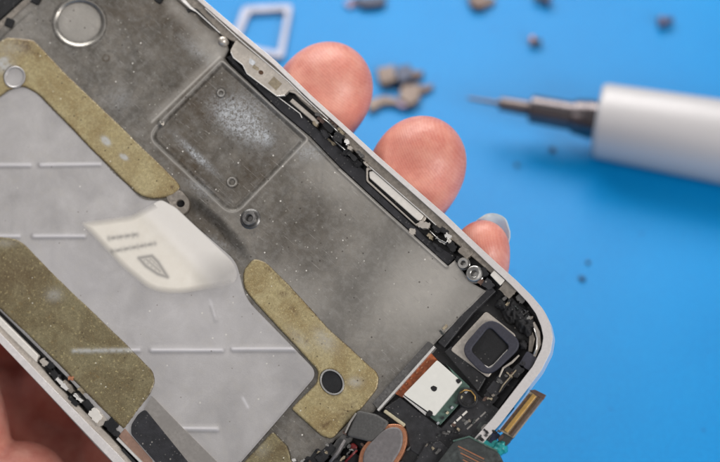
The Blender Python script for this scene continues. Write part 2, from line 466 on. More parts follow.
def sheet(name, outline, hfn, thick, mat, parent, step=1.6, attrs=None, holes=(), edge=1.6, drop=0.18, fine=None):
    """finely meshed pressed sheet; hfn(px,py)->h mm; edge = px over which the rim rolls down by drop mm"""
    outline = [tuple(p) for p in outline]
    if poly_area(outline) < 0: outline = outline[::-1]
    def dens(lp):
        out = []
        for i in range(len(lp)):
            a, b = np.array(lp[i], float), np.array(lp[(i + 1) % len(lp)], float)
            k = max(1, int(np.linalg.norm(b - a) / (step * 1.2)))
            out += [tuple(a + (b - a) * j / k) for j in range(k)]
        return out
    loops = [dens(outline)] + [dens(list(h)) for h in holes]
    P0_ = np.array(loops[0]); lo, hi = P0_.min(0), P0_.max(0)
    gx, gy = np.meshgrid(np.arange(lo[0], hi[0], step), np.arange(lo[1], hi[1], step))
    gx = gx + (np.arange(gx.shape[0]) % 2)[:, None] * step * 0.5
    g = np.stack([gx.ravel(), gy.ravel()], 1)
    g = g[inside(g, outline)]
    if fine is not None:
        jx, jy = np.meshgrid(np.arange(lo[0], hi[0], step * 6), np.arange(lo[1], hi[1], step * 6))
        c = np.stack([jx.ravel(), jy.ravel()], 1); c = c[inside(c, outline)]
        g = np.concatenate([g[fine(g[:, 0], g[:, 1])], c[~fine(c[:, 0], c[:, 1])]])
    for h in holes: g = g[~inside(g, h)]
    dd = path_dist(g[:, 0], g[:, 1], outline, True)
    for h in holes: dd = np.minimum(dd, path_dist(g[:, 0], g[:, 1], h, True))
    g = g[dd > step * 0.45]
    V = [Vector(p) for lp in loops for p in lp]; nb = len(V); E = []; o_ = 0; LI = []
    for lp in loops:
        E += [(o_ + i, o_ + (i + 1) % len(lp)) for i in range(len(lp))]; LI.append(list(range(o_, o_ + len(lp)))); o_ += len(lp)
    V += [Vector(p) for p in g]
    v, e, f, ov, oe, of = delaunay_2d_cdt(V, E, [], 1, 1e-6)
    P = np.array([tuple(q) for q in v]); mp = {}
    for i, src in enumerate(ov):
        for q in src: mp[q] = i
    T = np.array([t for t in f if len(t) == 3])
    if holes:
        cc = P[T].mean(1); keep = np.ones(len(T), bool)
        for h in holes: keep &= ~inside(cc, h)
        T = T[keep]
    dist = path_dist(P[:, 0], P[:, 1], outline, True)
    for h in holes: dist = np.minimum(dist, path_dist(P[:, 0], P[:, 1], h, True))
    H = hfn(P[:, 0], P[:, 1])
    if edge > 0:
        q = np.clip(1 - dist / edge, 0, 1); H = H - drop * (1 - np.sqrt(np.clip(1 - q * q, 0, 1)))
    top = L(P[:, 0], P[:, 1], H)
    n0 = len(P); verts = [top]; faces = [tuple(t) for t in T]
    base = n0; ai = list(range(n0))
    for lp in LI:
        ids = [mp[q] for q in lp]; k = len(ids)
        a = top[ids]; b = a.copy(); b[:, 2] -= thick * MM
        verts += [a, b]; ai += ids + ids
        for i in range(k): faces.append((base + i, base + (i + 1) % k, base + k + (i + 1) % k, base + k + i))
        base += 2 * k
    VV = np.concatenate(verts)
    me = bpy.data.meshes.new(name); me.from_pydata(VV.tolist(), [], faces)
    bm = bmesh.new(); bm.from_mesh(me); bm.normal_update()
    for fc in bm.faces:
        fc.smooth = True
    if sum(fc.normal.z * fc.calc_area() for fc in bm.faces) < 0: bmesh.ops.reverse_faces(bm, faces=bm.faces)
    bm.to_mesh(me); bm.free()
    PX = P[ai]
    if attrs:
        for k, arr in attrs(PX[:, 0], PX[:, 1], dist[ai]).items():
            at = me.attributes.new(k, 'FLOAT', 'POINT'); at.data.foreach_set('value', np.clip(arr, 0, 1).astype(np.float32))
    return link(name, me, mat, parent)

def blob(px, py, cx, cy, rx, ry=None, ang=0, hard=2.0):
    ry = ry or rx; c, s_ = math.cos(R(ang)), math.sin(R(ang)); dx, dy = px - cx, py - cy
    a = (dx * c + dy * s_) / rx; b = (-dx * s_ + dy * c) / ry
    return np.exp(-(a * a + b * b) ** (hard / 2))

# ================================================================== SETTING: the blue mat
me = bpy.data.meshes.new('work_mat')
me.from_pydata([(-60, -50, 0), (60, -50, 0), (60, 70, 0), (-60, 70, 0)], [], [(0, 1, 2, 3)])
tag(link('ground', me, 'blue_mat'), None, None, kind='structure')

# ================================================================== THE PHONE CHASSIS
phone = bpy.data.objects.new('phone_chassis', None); COL.objects.link(phone)
phone.matrix_world = PHONE_MAT; phone.empty_display_size = 0.5
tag(phone, 'opened smartphone chassis with silver shield plate, yellowed tape and bare metal, held in a hand', 'phone')

outer = [(-30, -209), (204, 0), (240, 31), (277, 62), (313, 97), (353, 133), (378, 156), (417, 190), (447, 216), (470, 238),
         (498, 264), (516, 280), (533, 297), (543, 309), (550, 323), (553, 337), (550.5, 352), (541, 371), (500, 424), (305, 640), (286, 650),
         (268, 636), (113, 462), (42, 387), (0, 343), (-130, 212), (-272, 66), (-272, 45), (-62, -205), (-45, -214)]
wid = [4, 4.5, 4.5, 4.5, 4.5, 4.5, 4.8, 5.2, 5.8, 6, 6.5, 7, 7.5, 8.5, 9.5, 9.5, 9.5, 9.5, 9.5, 9.5, 9,
       10, 9, 7, 7, 7, 7, 7, 7, 7]
def inset(poly, w):
    p = np.array(poly, float); n = len(p); out = []
    for i in range(n):
        d1 = p[i] - p[i - 1]; d1 /= np.linalg.norm(d1); d2_ = p[(i + 1) % n] - p[i]; d2_ /= np.linalg.norm(d2_)
        t = d1 + d2_; t /= np.linalg.norm(t); nn = np.array([-t[1], t[0]])
        k = (w[i] if isinstance(w, list) else w) / max(0.5, abs(nn @ np.array([-d1[1], d1[0]])))
        out.append(tuple(p[i] + nn * k))
    return out
sgn = 1 if poly_area(outer) > 0 else -1
inner = inset(outer, [w * sgn for w in wid])
inner2 = inset(outer, [(w + 5) * sgn for w in wid])
prism('outer_band', fillet(outer, 3, 3), -4.6, 0.75, 'band_metal', phone, 0.28, holes=[fillet(inner, 2, 3)], seg=3)
prism('back_shell', fillet(inset(outer, [1.5 * sgn] * len(outer)), 3, 3), -5.2, -1.7, 'black_plastic', phone, 0.3)

# --- pressed mid plate
POCKET = fillet([(222, 61), (147, 136), (233, 217), (308, 139)], [3, 14, 15, 4], 6)
mid_out = [(-200, 30), (-118, -60), (-14, 34), (27, -3), (150, -112), (158, -16), (176, -2), (189, 10.5), (196, 13.5), (219, 34), (227, 43), (229, 50), (224.5, 58), (229, 64), (280, 112), (310, 137), (340, 168), (390, 214),
           (448, 266), (455, 260), (470, 282), (486, 291), (433, 345), (376, 409), (352, 432), (335, 440), (325, 452), (300, 480), (240, 560),
           (200, 520), (120, 431), (60, 369), (0, 311), (-130, 180), (-210, 100)]
def mid_h(px, py):
    h = np.zeros(px.shape)
    h += 0.16 * np.sin(px * 0.024 + 1.3) * np.sin(py * 0.027) + 0.06 * np.sin(px * 0.06 + py * 0.045) + 0.012 * np.sin(px * 0.11 + py * 0.07)
    ins = inside(np.stack([px, py], 1), POCKET); d = path_dist(px, py, POCKET, True)
    h += np.where(ins, -0.22 * np.clip(d / 4.5, 0, 1), 0) + 0.04 * np.exp(-(d / 1.2) ** 2)
    P2 = inset(POCKET, -7 * (1 if poly_area(POCKET) > 0 else -1) * -1)
    h += 0.03 * np.exp(-(path_dist(px, py, P2, True) / 1.4) ** 2)
    rr = np.hypot(px - 79.7, (py - 23) * 1.08)
    h += -0.30 * (1 / (1 + np.exp((rr - 23.5) / 0.6))) + 0.10 * np.exp(-((rr - 25.3) / 1.6) ** 2)
    for cx, cy, r in ((221, 93, 3.2), (232, 182, 4.2)):
        rr = np.hypot(px - cx, py - cy); h += 0.14 * np.exp(-((rr - r) / 0.9) ** 2)
    h += 0.25 * blob(px, py, 161, 124, 2.2)
    h += 0.07 * np.exp(-(seg_dist(px, py, (0, 41), (31, 14)) / 1.5) ** 2)
    h += 0.22 * blob(px, py, 208, 22, 15, 3.2, 41, 4)
    h += 0.03 * np.exp(-(seg_dist(px, py, (186, 148), (220, 180)) / 2.0) ** 2)
    # lip where the plate meets the channel
    h += 0.10 * np.exp(-(path_dist(px, py, [(310, 139), (340, 170), (390, 216), (446, 266)]) / 2) ** 2)
    # sunk web between shield and pocket
    h -= 0.5 * np.clip(blob(px, py, 208, 232, 46, 15, 43, 4), 0, 1)
    return h
def mid_a(px, py, d):
    stain_shade = 0.9 * blob(px, py, 190, 20, 42, 34) + 0.95 * blob(px, py, 212, 105, 42, 34) + 0.9 * blob(px, py, 190, 165, 34, 20, 43) + 0.8 * blob(px, py, 255, 170, 30, 16, -43) + 0.5 * blob(px, py, 120, 10, 30, 20)
    stain_shade += 0.9 * blob(px, py, 28, 48, 7, 5) + 0.35 * blob(px, py, 300, 230, 40, 40) + 0.35 * blob(px, py, 205, 72, 14, 7, -40)
    ring = np.exp(-((np.hypot(px - 106, py - 58) - 3.2) / 0.8) ** 2)
    stain_shade += ring
    smear_glint = 1.3 * blob(px, py, 240, 122, 26, 13, 38) + 1.0 * blob(px, py, 262, 135, 12, 6, 40) + 0.45 * blob(px, py, 293, 112, 20, 11, 43) + 0.5 * blob(px, py, 200, 188, 14, 6, 38)
    smear_glint += 0.4 * blob(px, py, 250, 108, 30, 20) + 1.1 * blob(px, py, 196, 155, 22, 3.5, 43) + 0.35 * blob(px, py, 195, 50, 22, 6, 40)
    smear_glint += 0.5 * blob(px, py, 310, 152, 14, 8) + 0.3 * blob(px, py, 120, 100, 12) + 0.35 * blob(px, py, 215, 243, 22, 5, 20)
    sheen_tone = 0.60 * blob(px, py, 440, 290, 85, 70) + 0.30 * blob(px, py, 335, 175, 45, 22, 43) + 0.18 * blob(px, py, 25, 20, 30) + 0.22 * np.exp(-(seg_dist(px, py, (152, 118), (218, 55)) / 4) ** 2) + 0.45 * np.exp(-(seg_dist(px, py, (152, 122), (220, 57)) / 1.0) ** 2) + 0.3 * np.exp(-(seg_dist(px, py, (175, 8), (222, 50)) / 8) ** 2)  # painted light gradient, brightest lower right, and lit ridges
    sheen_tone += 0.42 * blob(px, py, 79.7, 23, 23, 22, 0, 8) + 0.25 * blob(px, py, 300, 300, 50, 25, 40) + 0.3 * blob(px, py, 205, 50, 20, 8, 42)
    sheen_tone += 0.5 * np.exp(-(path_dist(px, py, POCKET, True) / 1.3) ** 2) + 0.45 * np.exp(-((np.hypot(px - 79.7, (py - 23) * 1.08) - 24.6) / 1.0) ** 2)  # painted highlights on the pocket and disc rims
    for cx, cy, r in ((221, 93, 3.2), (232, 182, 4.2)): sheen_tone += 0.7 * np.exp(-((np.hypot(px - cx, py - cy) - r) / 0.7) ** 2)
    stain_shade += 0.5 * blob(px, py, 205, 228, 45, 14, 43, 4)
    sheen_tone += 0.5 * np.exp(-(path_dist(px, py, [(340, 170), (390, 216), (446, 266)]) / 1.2) ** 2)
    return dict(stain_shade=stain_shade, smear_glint=smear_glint, sheen_tone=sheen_tone)
def mid_fine(px, py):
    hid = (py > px + 62 + 25) & (px < 190) | (py > px * 1.0 + 62 + 8) & (px < 100)
    return (px > -12) & (py > -12) & (py < 475) & ~hid & ~((px < 225) & (py > 300))
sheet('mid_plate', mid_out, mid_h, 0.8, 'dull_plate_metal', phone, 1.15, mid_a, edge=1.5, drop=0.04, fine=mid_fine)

# --- silver shield plate with pressed ribs
silver_out = fillet([(-215, 95), (-90, 108), (0, 97), (12, 88), (30, 86), (142, 200), (166, 201), (236, 261), (246, 299), (318, 373), (242, 461), (190, 515),
                     (150, 470), (70, 380), (-110, 200)], [0, 0, 6, 8, 10, 8, 6, 10, 12, 11, 0, 0, 0, 0, 0], 6)
RIBS = [((-30, 165), (30, 165)), ((41, 165), (100, 164)), ((-30, 236), (19, 236)), ((34, 236), (84, 236)), ((74, 351), (139, 350)), ((152, 350), (222, 350)),
        ((233, 349), (296, 349)), ((159, 428), (217, 429)), ((-90, 165), (-40, 165))]
def silver_h(px, py):
    h = np.full(px.shape, 0.22) + 0.10 * np.sin(px * 0.024 + 0.5) * np.cos(py * 0.021) + 0.05 * np.sin(px * 0.05 - py * 0.041) + 0.006 * np.sin(px * 0.19 + py * 0.08) * np.sin(py * 0.16)
    for a, b in RIBS:
        h += 0.13 * np.exp(-(seg_dist(px, py, a, b) / 2.3) ** 2)
    h += 0.06 * np.exp(-(seg_dist(px, py, (212, 306), (216, 320)) / 2) ** 2)
    return h
def silver_a(px, py, d):
    sm = np.zeros(px.shape)
    for a, b in RIBS: sm += 0.7 * np.exp(-((seg_dist(px, py, a, b)) / 2.0) ** 4)  # rib highlights painted as brighter colour
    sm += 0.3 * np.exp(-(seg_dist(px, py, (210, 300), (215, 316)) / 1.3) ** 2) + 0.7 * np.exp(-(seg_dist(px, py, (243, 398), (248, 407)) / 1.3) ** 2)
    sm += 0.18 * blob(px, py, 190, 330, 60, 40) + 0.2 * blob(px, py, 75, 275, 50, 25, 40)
    return dict(smear_glint=sm)
sheet('shield_plate', silver_out, silver_h, 0.3, 'silver_shield_metal', phone, 1.5, silver_a, edge=1.8, drop=0.05, fine=lambda px, py: (px > -12) & (py < 475))

# --- tape pads
def pad(name, outline, mat, h, af=None, holes=()):
    outline = [(x + 0.16 * math.sin(x * 0.37 + y * 0.53) + 0.12 * math.sin(y * 1.3), y + 0.15 * math.sin(y * 0.41 - x * 0.23)) for x, y in
               [(p[0] + (q[0] - p[0]) * k / n, p[1] + (q[1] - p[1]) * k / n) for p, q in zip(outline, outline[1:] + outline[:1])
                for n in [max(1, int(math.dist(p, q) / 6))] for k in range(n)]]
    f = lambda px, py: np.full(px.shape, h) + 0.025 * np.sin(px * 0.11 + 1.5 * np.sin(py * 0.09)) * np.sin(py * 0.07 + 1) + (
        0.05 * np.exp(-(seg_dist(px, py, (74, 351), (139, 350)) / 2.3) ** 2) if h < 0.5 else 0)
    g = lambda px, py, d: dict(af(px, py, d), edge_shade=np.exp(-(d / 0.7) ** 2))  # painted shadow along the pad outline
    return sheet(name, outline, f, 0.35, mat, phone, 1.3, g, holes, edge=1.8, drop=0.22, fine=lambda px, py: (px > -12) & (py > -12) & (py < 475))
pad1 = fillet([(-190, 95), (-110, -5), (-60, 92), (-12, 50), (6, 37), (34, 40), (68, 76), (107, 113), (178, 182), (181, 189), (170, 198), (142, 199), (97, 155),
               (38, 94), (22, 86), (8, 91), (-15, 108), (-100, 112)], [0, 0, 0, 3, 5, 4, 2, 2, 5, 5, 10, 12, 3, 8, 6, 4, 0, 0], 5)
pad('adhesive_pad', pad1, 'yellowed_tape', 0.42,
    lambda px, py, d: dict(stain_shade=0.9 * blob(px, py, 26, 46, 7, 6) + 0.4 * blob(px, py, 15, 42, 7, 4) + 0.5 * np.exp(-(d / 2.0) ** 2) + 1.0 * (blob(px, py, 106, 116, 1.6) + blob(px, py, 83, 98, 1.5) + blob(px, py, 172, 187, 2.2)) + 0.5 * blob(px, py, 35, 54, 7, 3, 40),  # blobs are stains; the edge falloff is painted shadow
                         smear_glint=1.0 * blob(px, py, 4, 66, 9, 7) + 2.5 * blob(px, py, 106, 141, 4.5, 2.6, 45) + 2.5 * blob(px, py, 124, 157, 3.5, 2.0, 30) + 1.5 * blob(px, py, 2, 61, 5, 2, -30) + 0.35 * blob(px, py, 10, 48, 16, 8)),
    holes=[circ(14.5, 77, 10, 24)])
pad2 = fillet([(-190, 95 + 60), (-60, 237), (8, 236), (22, 241), (60, 280), (120, 338), (154, 372), (155, 384), (149, 396), (124, 430), (95, 402), (60, 366), (0, 309), (-130, 180)],
              [0, 4, 8, 8, 2, 2, 8, 5, 4, 3, 3, 2, 2, 0], 5)
pad('adhesive_pad', pad2, 'olive_tape', 0.42,
    lambda px, py, d: dict(stain_shade=0.45 * blob(px, py, 15, 270, 30, 25) + 0.5 * blob(px, py, 90, 398, 22, 5, 43) + 0.3 * np.exp(-(d / 1.5) ** 2),  # edge falloff here is painted shadow, the blobs are stains
                         smear_glint=0.5 * blob(px, py, 54, 295, 8, 6) + 0.3 * blob(px, py, 5, 243, 12, 4) + 0.9 * np.exp(-(seg_dist(px, py, (74, 351), (137, 350)) / 2.2) ** 2)))  # long streak is the rib highlight painted in
pad3 = fillet([(254, 258), (243, 270), (243, 288), (256, 304), (318, 371), (317, 383), (299, 400), (291, 409), (322, 437), (332, 439), (362, 408), (378, 388), (379, 374),
               (330, 330), (292, 288), (266, 262)], [5, 6, 8, 6, 5, 5, 3, 3, 4, 4, 3, 5, 6, 3, 3, 4], 5)
pad('adhesive_pad', pad3, 'yellowed_tape', 0.42,
    lambda px, py, d: dict(stain_shade=1.0 * blob(px, py, 283, 294, 4, 2.5) + 0.9 * blob(px, py, 293, 310, 5, 2.5, 50) + 0.8 * blob(px, py, 307, 341, 2.5) + 0.5 * np.exp(-(seg_dist(px, py, (265, 266), (370, 365)) / 2.0) ** 2)
                         + 0.8 * blob(px, py, 325, 425, 7, 4, -30) + 0.5 * blob(px, py, 345, 412, 16, 6, -45) + 0.3 * np.exp(-(d / 1.5) ** 2),  # outline falloff is painted shadow among the stains
                         smear_glint=0.55 * blob(px, py, 355, 382, 7, 5) + 0.45 * blob(px, py, 325, 340, 14, 9, 45) + 0.3 * blob(px, py, 300, 340, 16, 6, 45)),
    holes=[circ(332, 382, 10.5, 24, 13, -35)])
pad4 = fillet([(273, 431), (240, 466), (225, 500), (262, 520), (300, 478), (291, 459), (288, 447)], 3, 4)
pad('adhesive_pad', pad4, 'olive_tape', 0.42,
    lambda px, py, d: dict(stain_shade=0.4 * blob(px, py, 282, 450, 10), smear_glint=0.2 * blob(px, py, 262, 450, 8)))

# --- holes and posts
o = prism('oval_hole', circ(332, 382, 9.2, 24, 11.5, -35), 0.1, 0.38, 'black_foam', phone, 0.05)
prism('hole_rim', circ(332, 382, 11.5, 32, 14, -35), 0.1, 0.55, 'post_metal', phone, 0.08, holes=[circ(332, 382, 9.4, 28, 11.8, -35)])
turned('round_recess', 14.5, 77, [(1.75, 0.2), (1.75, 0.52), (1.6, 0.58), (1.45, 0.5), (1.4, 0.28), (0.001, 0.25)], 'silver_shield_metal', phone)
POST = lambda r, h, hole: [(r * 1.12, -0.6), (r * 1.1, 0.05), (r, 0.1), (r, h * 0.6), (r * 0.97, h - 0.1), (r * 0.88, h), (hole * 1.15, h), (hole, h - 0.06), (hole, h - 1.2), (0.001, h - 1.2)]
turned('screw_post', 249, 218, [(1.6, -0.1), (1.5, 0.08), (1.2, 0.2), (1.15, 0.75), (1.0, 0.9), (0.62, 0.88), (0.5, 0.75), (0.42, 0.1), (0.001, 0.1)], 'dark_metal', phone)
turned('screw_post', 474, 273.5, POST(1.18, 1.2, 0.5), 'post_metal', phone)
turned('screw_post', 463, 263, POST(0.85, 0.9, 0.35), 'post_metal', phone)
hs = turned('screw_post', 221.5, 40, [(0.75, -0.5), (0.75, 0.7), (0.6, 0.95), (0.4, 1.15), (0.15, 1.25), (0.001, 1.26)], 'bracket_metal', phone)
# lug beside the shield
lug = fillet([(165, 195), (180, 189), (190, 201), (187, 213), (176, 216)], 5, 5)
prism('screw_lug', lug, -0.3, 0.35, 'rail_metal', phone, 0.12, holes=[circ(180.5, 203.5, 4.2, 18, 3.8)])
prism('lug_hole', circ(180.5, 203.5, 4.1, 18, 3.7), -0.3, -0.1, 'black_foam', phone, 0.0)

# --- label with blurred print
lab = fillet([(79, 222), (131, 215), (161, 199), (176, 207), (234, 262), (239, 276), (232, 286), (176, 295), (150, 291), (122, 268)], [6, 4, 4, 3, 8, 8, 6, 14, 10, 8], 5)
def lab_a(px, py, d):
    low = np.clip((py - (215 + (px - 80) * 0.1)) / 6, 0, 1)
    right = np.clip((px - py * 0.99 + 58) / 20, 0, 1)       # the crease side: crisp edge
    e = np.where(px - py > -50, 1.2, 7.0)
    soft = np.clip(d / e, 0, 1) ** 0.8
    far = np.clip(1 - (px - 190) / 45 * np.clip((py - 250) / 30, 0, 1), 0.35, 1)
    ink = np.zeros(px.shape)
    def word(a, b, n, w, k):
        a, b = np.array(a, float), np.array(b, float); r = 0
        for i in range(n):
            p = a + (b - a) * i / (n - 1); u = (b - a) / np.linalg.norm(b - a)
            nn = np.array([-u[1], u[0]]); off = (i % 3 - 1) * 0.25
            jj = [0.2, -0.9, 0.8, -0.3, 1.1, -0.8, 0.1][i % 7]; p = p + u * jj
            r = np.maximum(r, k * [0.9, 0.75, 1.0, 0.7, 0.85, 0.8][i % 6] * np.exp(-(seg_dist(px, py, p - nn * (w * 0.8 - off), p + nn * (w * 0.6 - off)) / 2.4) ** 2))
        return r
    ink = np.maximum(ink, 0.62 * np.exp(-(seg_dist(px, py, (109, 238.5), (137, 234.5)) / 2.1) ** 2) * (0.85 + 0.15 * np.sin(px * 0.9)))
    ink = np.maximum(ink, 0.60 * np.exp(-(seg_dist(px, py, (112, 251.5), (155, 243.5)) / 2.0) ** 2) * (0.85 + 0.15 * np.sin(px * 0.8 + 1)))
    ink = np.maximum(ink, word((109, 238.5), (137, 235), 8, 0.7, 0.50))
    ink = np.maximum(ink, word((112, 251.5), (155, 243.5), 11, 0.6, 0.48))
    tri = [(139, 258), (152, 256), (158, 262), (167.5, 277), (158, 274), (146, 266), (139, 258)]
    ink = np.maximum(ink, 0.62 * np.exp(-(path_dist(px, py, tri) / 2.0) ** 2))
    ink = np.maximum(ink, 0.5 * np.exp(-(path_dist(px, py, [(146, 259), (160, 271)]) / 1.7) ** 2))
    ink = np.maximum(ink, 0.40 * inside(np.stack([px, py], 1), tri) * (0.8 + 0.2 * np.sin(px * 1.1 + py * 0.7)))
    ink = np.maximum(ink, 0.45 * np.exp(-(path_dist(px, py, [(150, 258), (163, 271)]) / 1.1) ** 2))
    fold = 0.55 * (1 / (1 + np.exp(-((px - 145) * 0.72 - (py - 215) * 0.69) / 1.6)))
    return dict(soft=soft * far, ink=ink, fold=fold)
def lab_h(px, py):
    s1 = (px - 145) * 0.72 - (py - 215) * 0.69
    return 0.50 + 0.06 * np.exp(-(s1 / 6) ** 2) + 0.03 * np.sin(px * 0.09)
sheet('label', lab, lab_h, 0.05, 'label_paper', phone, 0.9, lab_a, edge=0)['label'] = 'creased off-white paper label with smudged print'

# --- right-hand side rail, channel and its small parts
chan = [(186, 13), (219, 40), (227, 60), (280, 112), (310, 137), (340, 168), (390, 214), (448, 266), (458, 256), (500, 292),
        (510, 282), (470, 244), (425, 207), (366, 153), (300, 92), (236, 34), (205, 8)]
prism('channel_floor', chan, -1.6, -1.15, 'black_plastic', phone, 0.0)
tape_strip = [(226, 57), (231, 55), (247, 74), (277, 97), (303, 116), (338, 147), (366, 172), (366, 182), (414, 226), (428, 239), (456, 257), (448, 265.5), (390, 213), (340, 167), (310, 136), (280, 111)]
prism('black_tape_strip', tape_strip, -1.1, -0.30, 'black_tape', phone, 0.10)
railp = [(-18, -193), (202, 1), (242, 35), (277, 65), (312, 98.5), (352, 134.5), (378, 159), (417, 193), (447, 219.5), (472, 243), (502, 271), (497, 279), (478, 262), (452, 240),
         (425, 216), (372, 168), (360, 157), (338, 134), (300, 100), (292, 91), (236, 43), (221, 35), (196, 11), (189, 10), (172, -5), (140, -35), (-40, -190)]
prism('side_rail', railp, -1.1, 0.15, 'rail_metal', phone, 0.12)
prism('rail_lip', band_poly([(170, -14), (184, 1), (191, 8), (197, 12), (220, 33)], [4, 4, 3, 1.6, 1.6]), -0.2, 0.35, 'bright_metal', phone, 0.08)
prism('rail_slot', band_poly([(187, 11), (192, 8.5), (197, 10), (219, 32)], [3.5, 3, 2.2, 1.8]), -0.1, 0.06 + 0.12, 'black_plastic', phone, 0.0)
prism('rail_trim', band_poly([(205, 8), (240, 40), (288, 81), (302, 95), (330, 121)], 1.4), -0.1, 0.55, 'bright_metal', phone, 0.06)
prism('rail_trim', band_poly([(366, 163.5), (424, 214), (436, 225)], 1.3), -0.1, 0.22, 'bright_metal', phone, 0.06)
prism('rail_clip', rect(211, 15, 10, 2.4, 41), -0.1, 0.2, 'dark_metal', phone, 0.05)

bk = [(236, 40), (230, 51), (232.5, 57), (242, 64.5), (246, 73), (276, 95.5), (285, 95), (289, 90.5), (295, 90.5), (299, 94), (302, 93), (290, 81)]
brk = prism('antenna_bracket', fillet(bk, 2, 3), -0.3, 0.45, 'bracket_metal', phone, 0.16)
prism('bracket_hole', circ(261, 72.5, 2.6, 12, 2.2, 30), 0.1, 0.47, 'rust', brk, 0.0)
prism('bracket_lip', band_poly([(231, 52), (233.5, 57.5), (243, 65), (247, 73.5), (277, 96), (285, 95.3)], 1.4), 0.1, 0.60, 'bright_metal', brk, 0.06)
prism('residue_patch', fillet(rect(256, 68, 7, 4, 35), 2, 3), 0.1, 0.475, 'stain_patch', brk, 0.0, jit=0.5)
prism('residue_patch', rect(275, 83.5, 11, 9, 42), 0.1, 0.475, 'stain_patch', brk, 0.0)
prism('solder_dab', fillet(rect(252, 62, 7, 4.5, 40), 2, 3), 0.1, 0.52, 'solder', brk, 0.05, jit=0.6)
prism('spring_finger', band_poly([(288, 90), (296, 92), (303, 99), (312, 107)], [3, 4, 3, 1.5]), -0.1, 0.28, 'bracket_metal', phone, 0.08)
prism('spring_finger', band_poly([(297, 89), (304, 94), (311, 102), (315, 108)], [2.5, 3, 2.5, 1.5]), -0.1, 0.2, 'dark_metal', phone, 0.08)
prism('contact_bar', band_poly([(291, 100), (312, 118), (318, 124)], 4.5), -0.6, 0.05, 'bracket_metal', phone, 0.10)
prism('tape_edge', band_poly([(278, 97), (300, 113.5), (302, 118)], 1.0), -0.5, -0.1, 'bright_metal', phone, 0.03)

# silver side bar in its trough
prism('trough_frame', fillet([(366, 167), (373, 167), (428, 215), (424, 222), (417, 227), (366, 181)], 2, 3), -0.9, -0.12, 'bracket_metal', phone, 0.1,
      holes=[[(368, 170), (372, 170), (424.5, 216), (421, 220.5), (416, 224), (368, 180)]])
prism('side_bar', [(369, 171.5), (373, 170.8), (424, 215.5), (421, 220), (417.5, 220.5), (369.5, 178)], -0.9, 0.0, 'white_plastic', phone, 0.12)

def bit(name, cx, cy, l, w, ang, h0, h1, mat, bev=0.12, jit=0.8):
    p = rect(cx, cy, l, w, ang); q = []
    for i in range(4):
        a, b = p[i], p[(i + 1) % 4]; q += [a, ((a[0] + b[0]) / 2, (a[1] + b[1]) / 2)]
    return prism(name, fillet(q, 1.2, 2), h0, h1, mat, phone, bev, jit=jit)
# torn flex and glue lumps in the channel by the fingertips
BITS = [('glue_lump', 322, 119, 9, 7, 40, 'brown_part', 0.4), ('glue_lump', 329, 127, 12, 7, 45, 'black_foam', 0.7), ('glue_lump', 338, 137, 10, 9, 30, 'black_plastic', 0.9),
        ('torn_flex', 318, 114.5, 6, 3, 20, 'dark_metal', 0.5), ('torn_flex', 333, 122, 11, 3, 42, 'brown_part', 0.55), ('torn_flex', 341, 131, 8, 3, 55, 'stain_patch', 0.6),
        ('spring_contact', 347, 142, 6, 4.5, 60, 'bright_metal', 1.0), ('spring_contact', 350, 148, 5, 4, 20, 'bracket_metal', 0.9), ('torn_flex', 352, 156, 12, 5, 45, 'black_plastic', 0.6),
        ('spring_contact', 360, 154, 8, 3, 40, 'dark_metal', 0.5), ('glue_lump', 325, 134, 10, 5, 48, 'charcoal_plastic', 0.2), ('torn_flex', 315, 124, 6, 3, 42, 'stain_patch', 0.1),
        ('spring_contact', 366, 164, 6, 2.2, 42, 'bracket_metal', 0.5), ('glue_lump', 346, 152, 7, 6, 10, 'black_foam', 0.5), ('torn_flex', 330, 141, 12, 2, 43, 'stain_patch', -0.1),
        ('glue_lump', 357, 163, 8, 6, 45, 'black_foam', 0.2),
        ('metal_cap', 424, 225, 11, 6.5, 8, 'bracket_metal', 0.55), ('metal_cap', 412.5, 231.5, 6, 5.5, 10, 'bracket_metal', 0.2), ('torn_flex', 436, 229, 9, 5, 44, 'black_foam', 0.5),
        ('torn_flex', 430, 236, 6, 3.5, 40, 'stain_patch', 0.3), ('spring_contact', 448, 236, 6, 5, 35, 'bright_metal', 0.9), ('spring_contact', 441, 241, 11, 2, 38, 'post_metal', 0.6),
        ('glue_lump', 444, 231, 10, 6, 42, 'black_plastic', 0.3), ('glue_lump', 452, 246, 10, 7, 50, 'black_foam', 0.5), ('metal_cap', 465, 252, 13, 8, 42, 'rail_metal', 0.45),
        ('spring_contact', 449, 240, 5, 3, 70, 'white_plastic', 0.8), ('glue_lump', 458, 259, 5, 5, 40, 'black_plastic', 0.2), ('torn_flex', 437, 247, 12, 3, 43, 'charcoal_plastic', 0.0),
        ('glue_lump', 484, 272, 9, 7, 60, 'black_foam', 0.5), ('glue_lump', 488, 284, 10, 9, 45, 'charcoal_plastic', 0.5), ('glue_lump', 481, 282, 5, 5, 45, 'brown_metal', 0.1)]
for nm, x, y, l, w, a, m_, h in BITS: bit(nm, x, y, l, w, a, -1.0, h, m_)
prism('side_button', [(490, 275), (494, 270), (505, 280), (500, 285.5)], -0.6, 0.5, 'white_plastic', phone, 0.1)
bit('metal_tab', 508, 289, 15, 13, 40, -1.0, 0.3, 'rail_metal')
bit('metal_tab', 521, 298, 9, 8, 50, -1.0, 0.2, 'dark_metal')
for pth in ([(320, 116, 0.7), (330, 124, 0.9), (338, 132, 0.7)], [(430, 231, 0.6), (438, 239, 0.8), (446, 243, 0.8), (449, 238, 0.9)], [(329, 133, 0.4), (336, 142, 0.5), (345, 150, 0.6)]):
    tube('fine_wire', pth, 0.10, 'post_metal', phone)

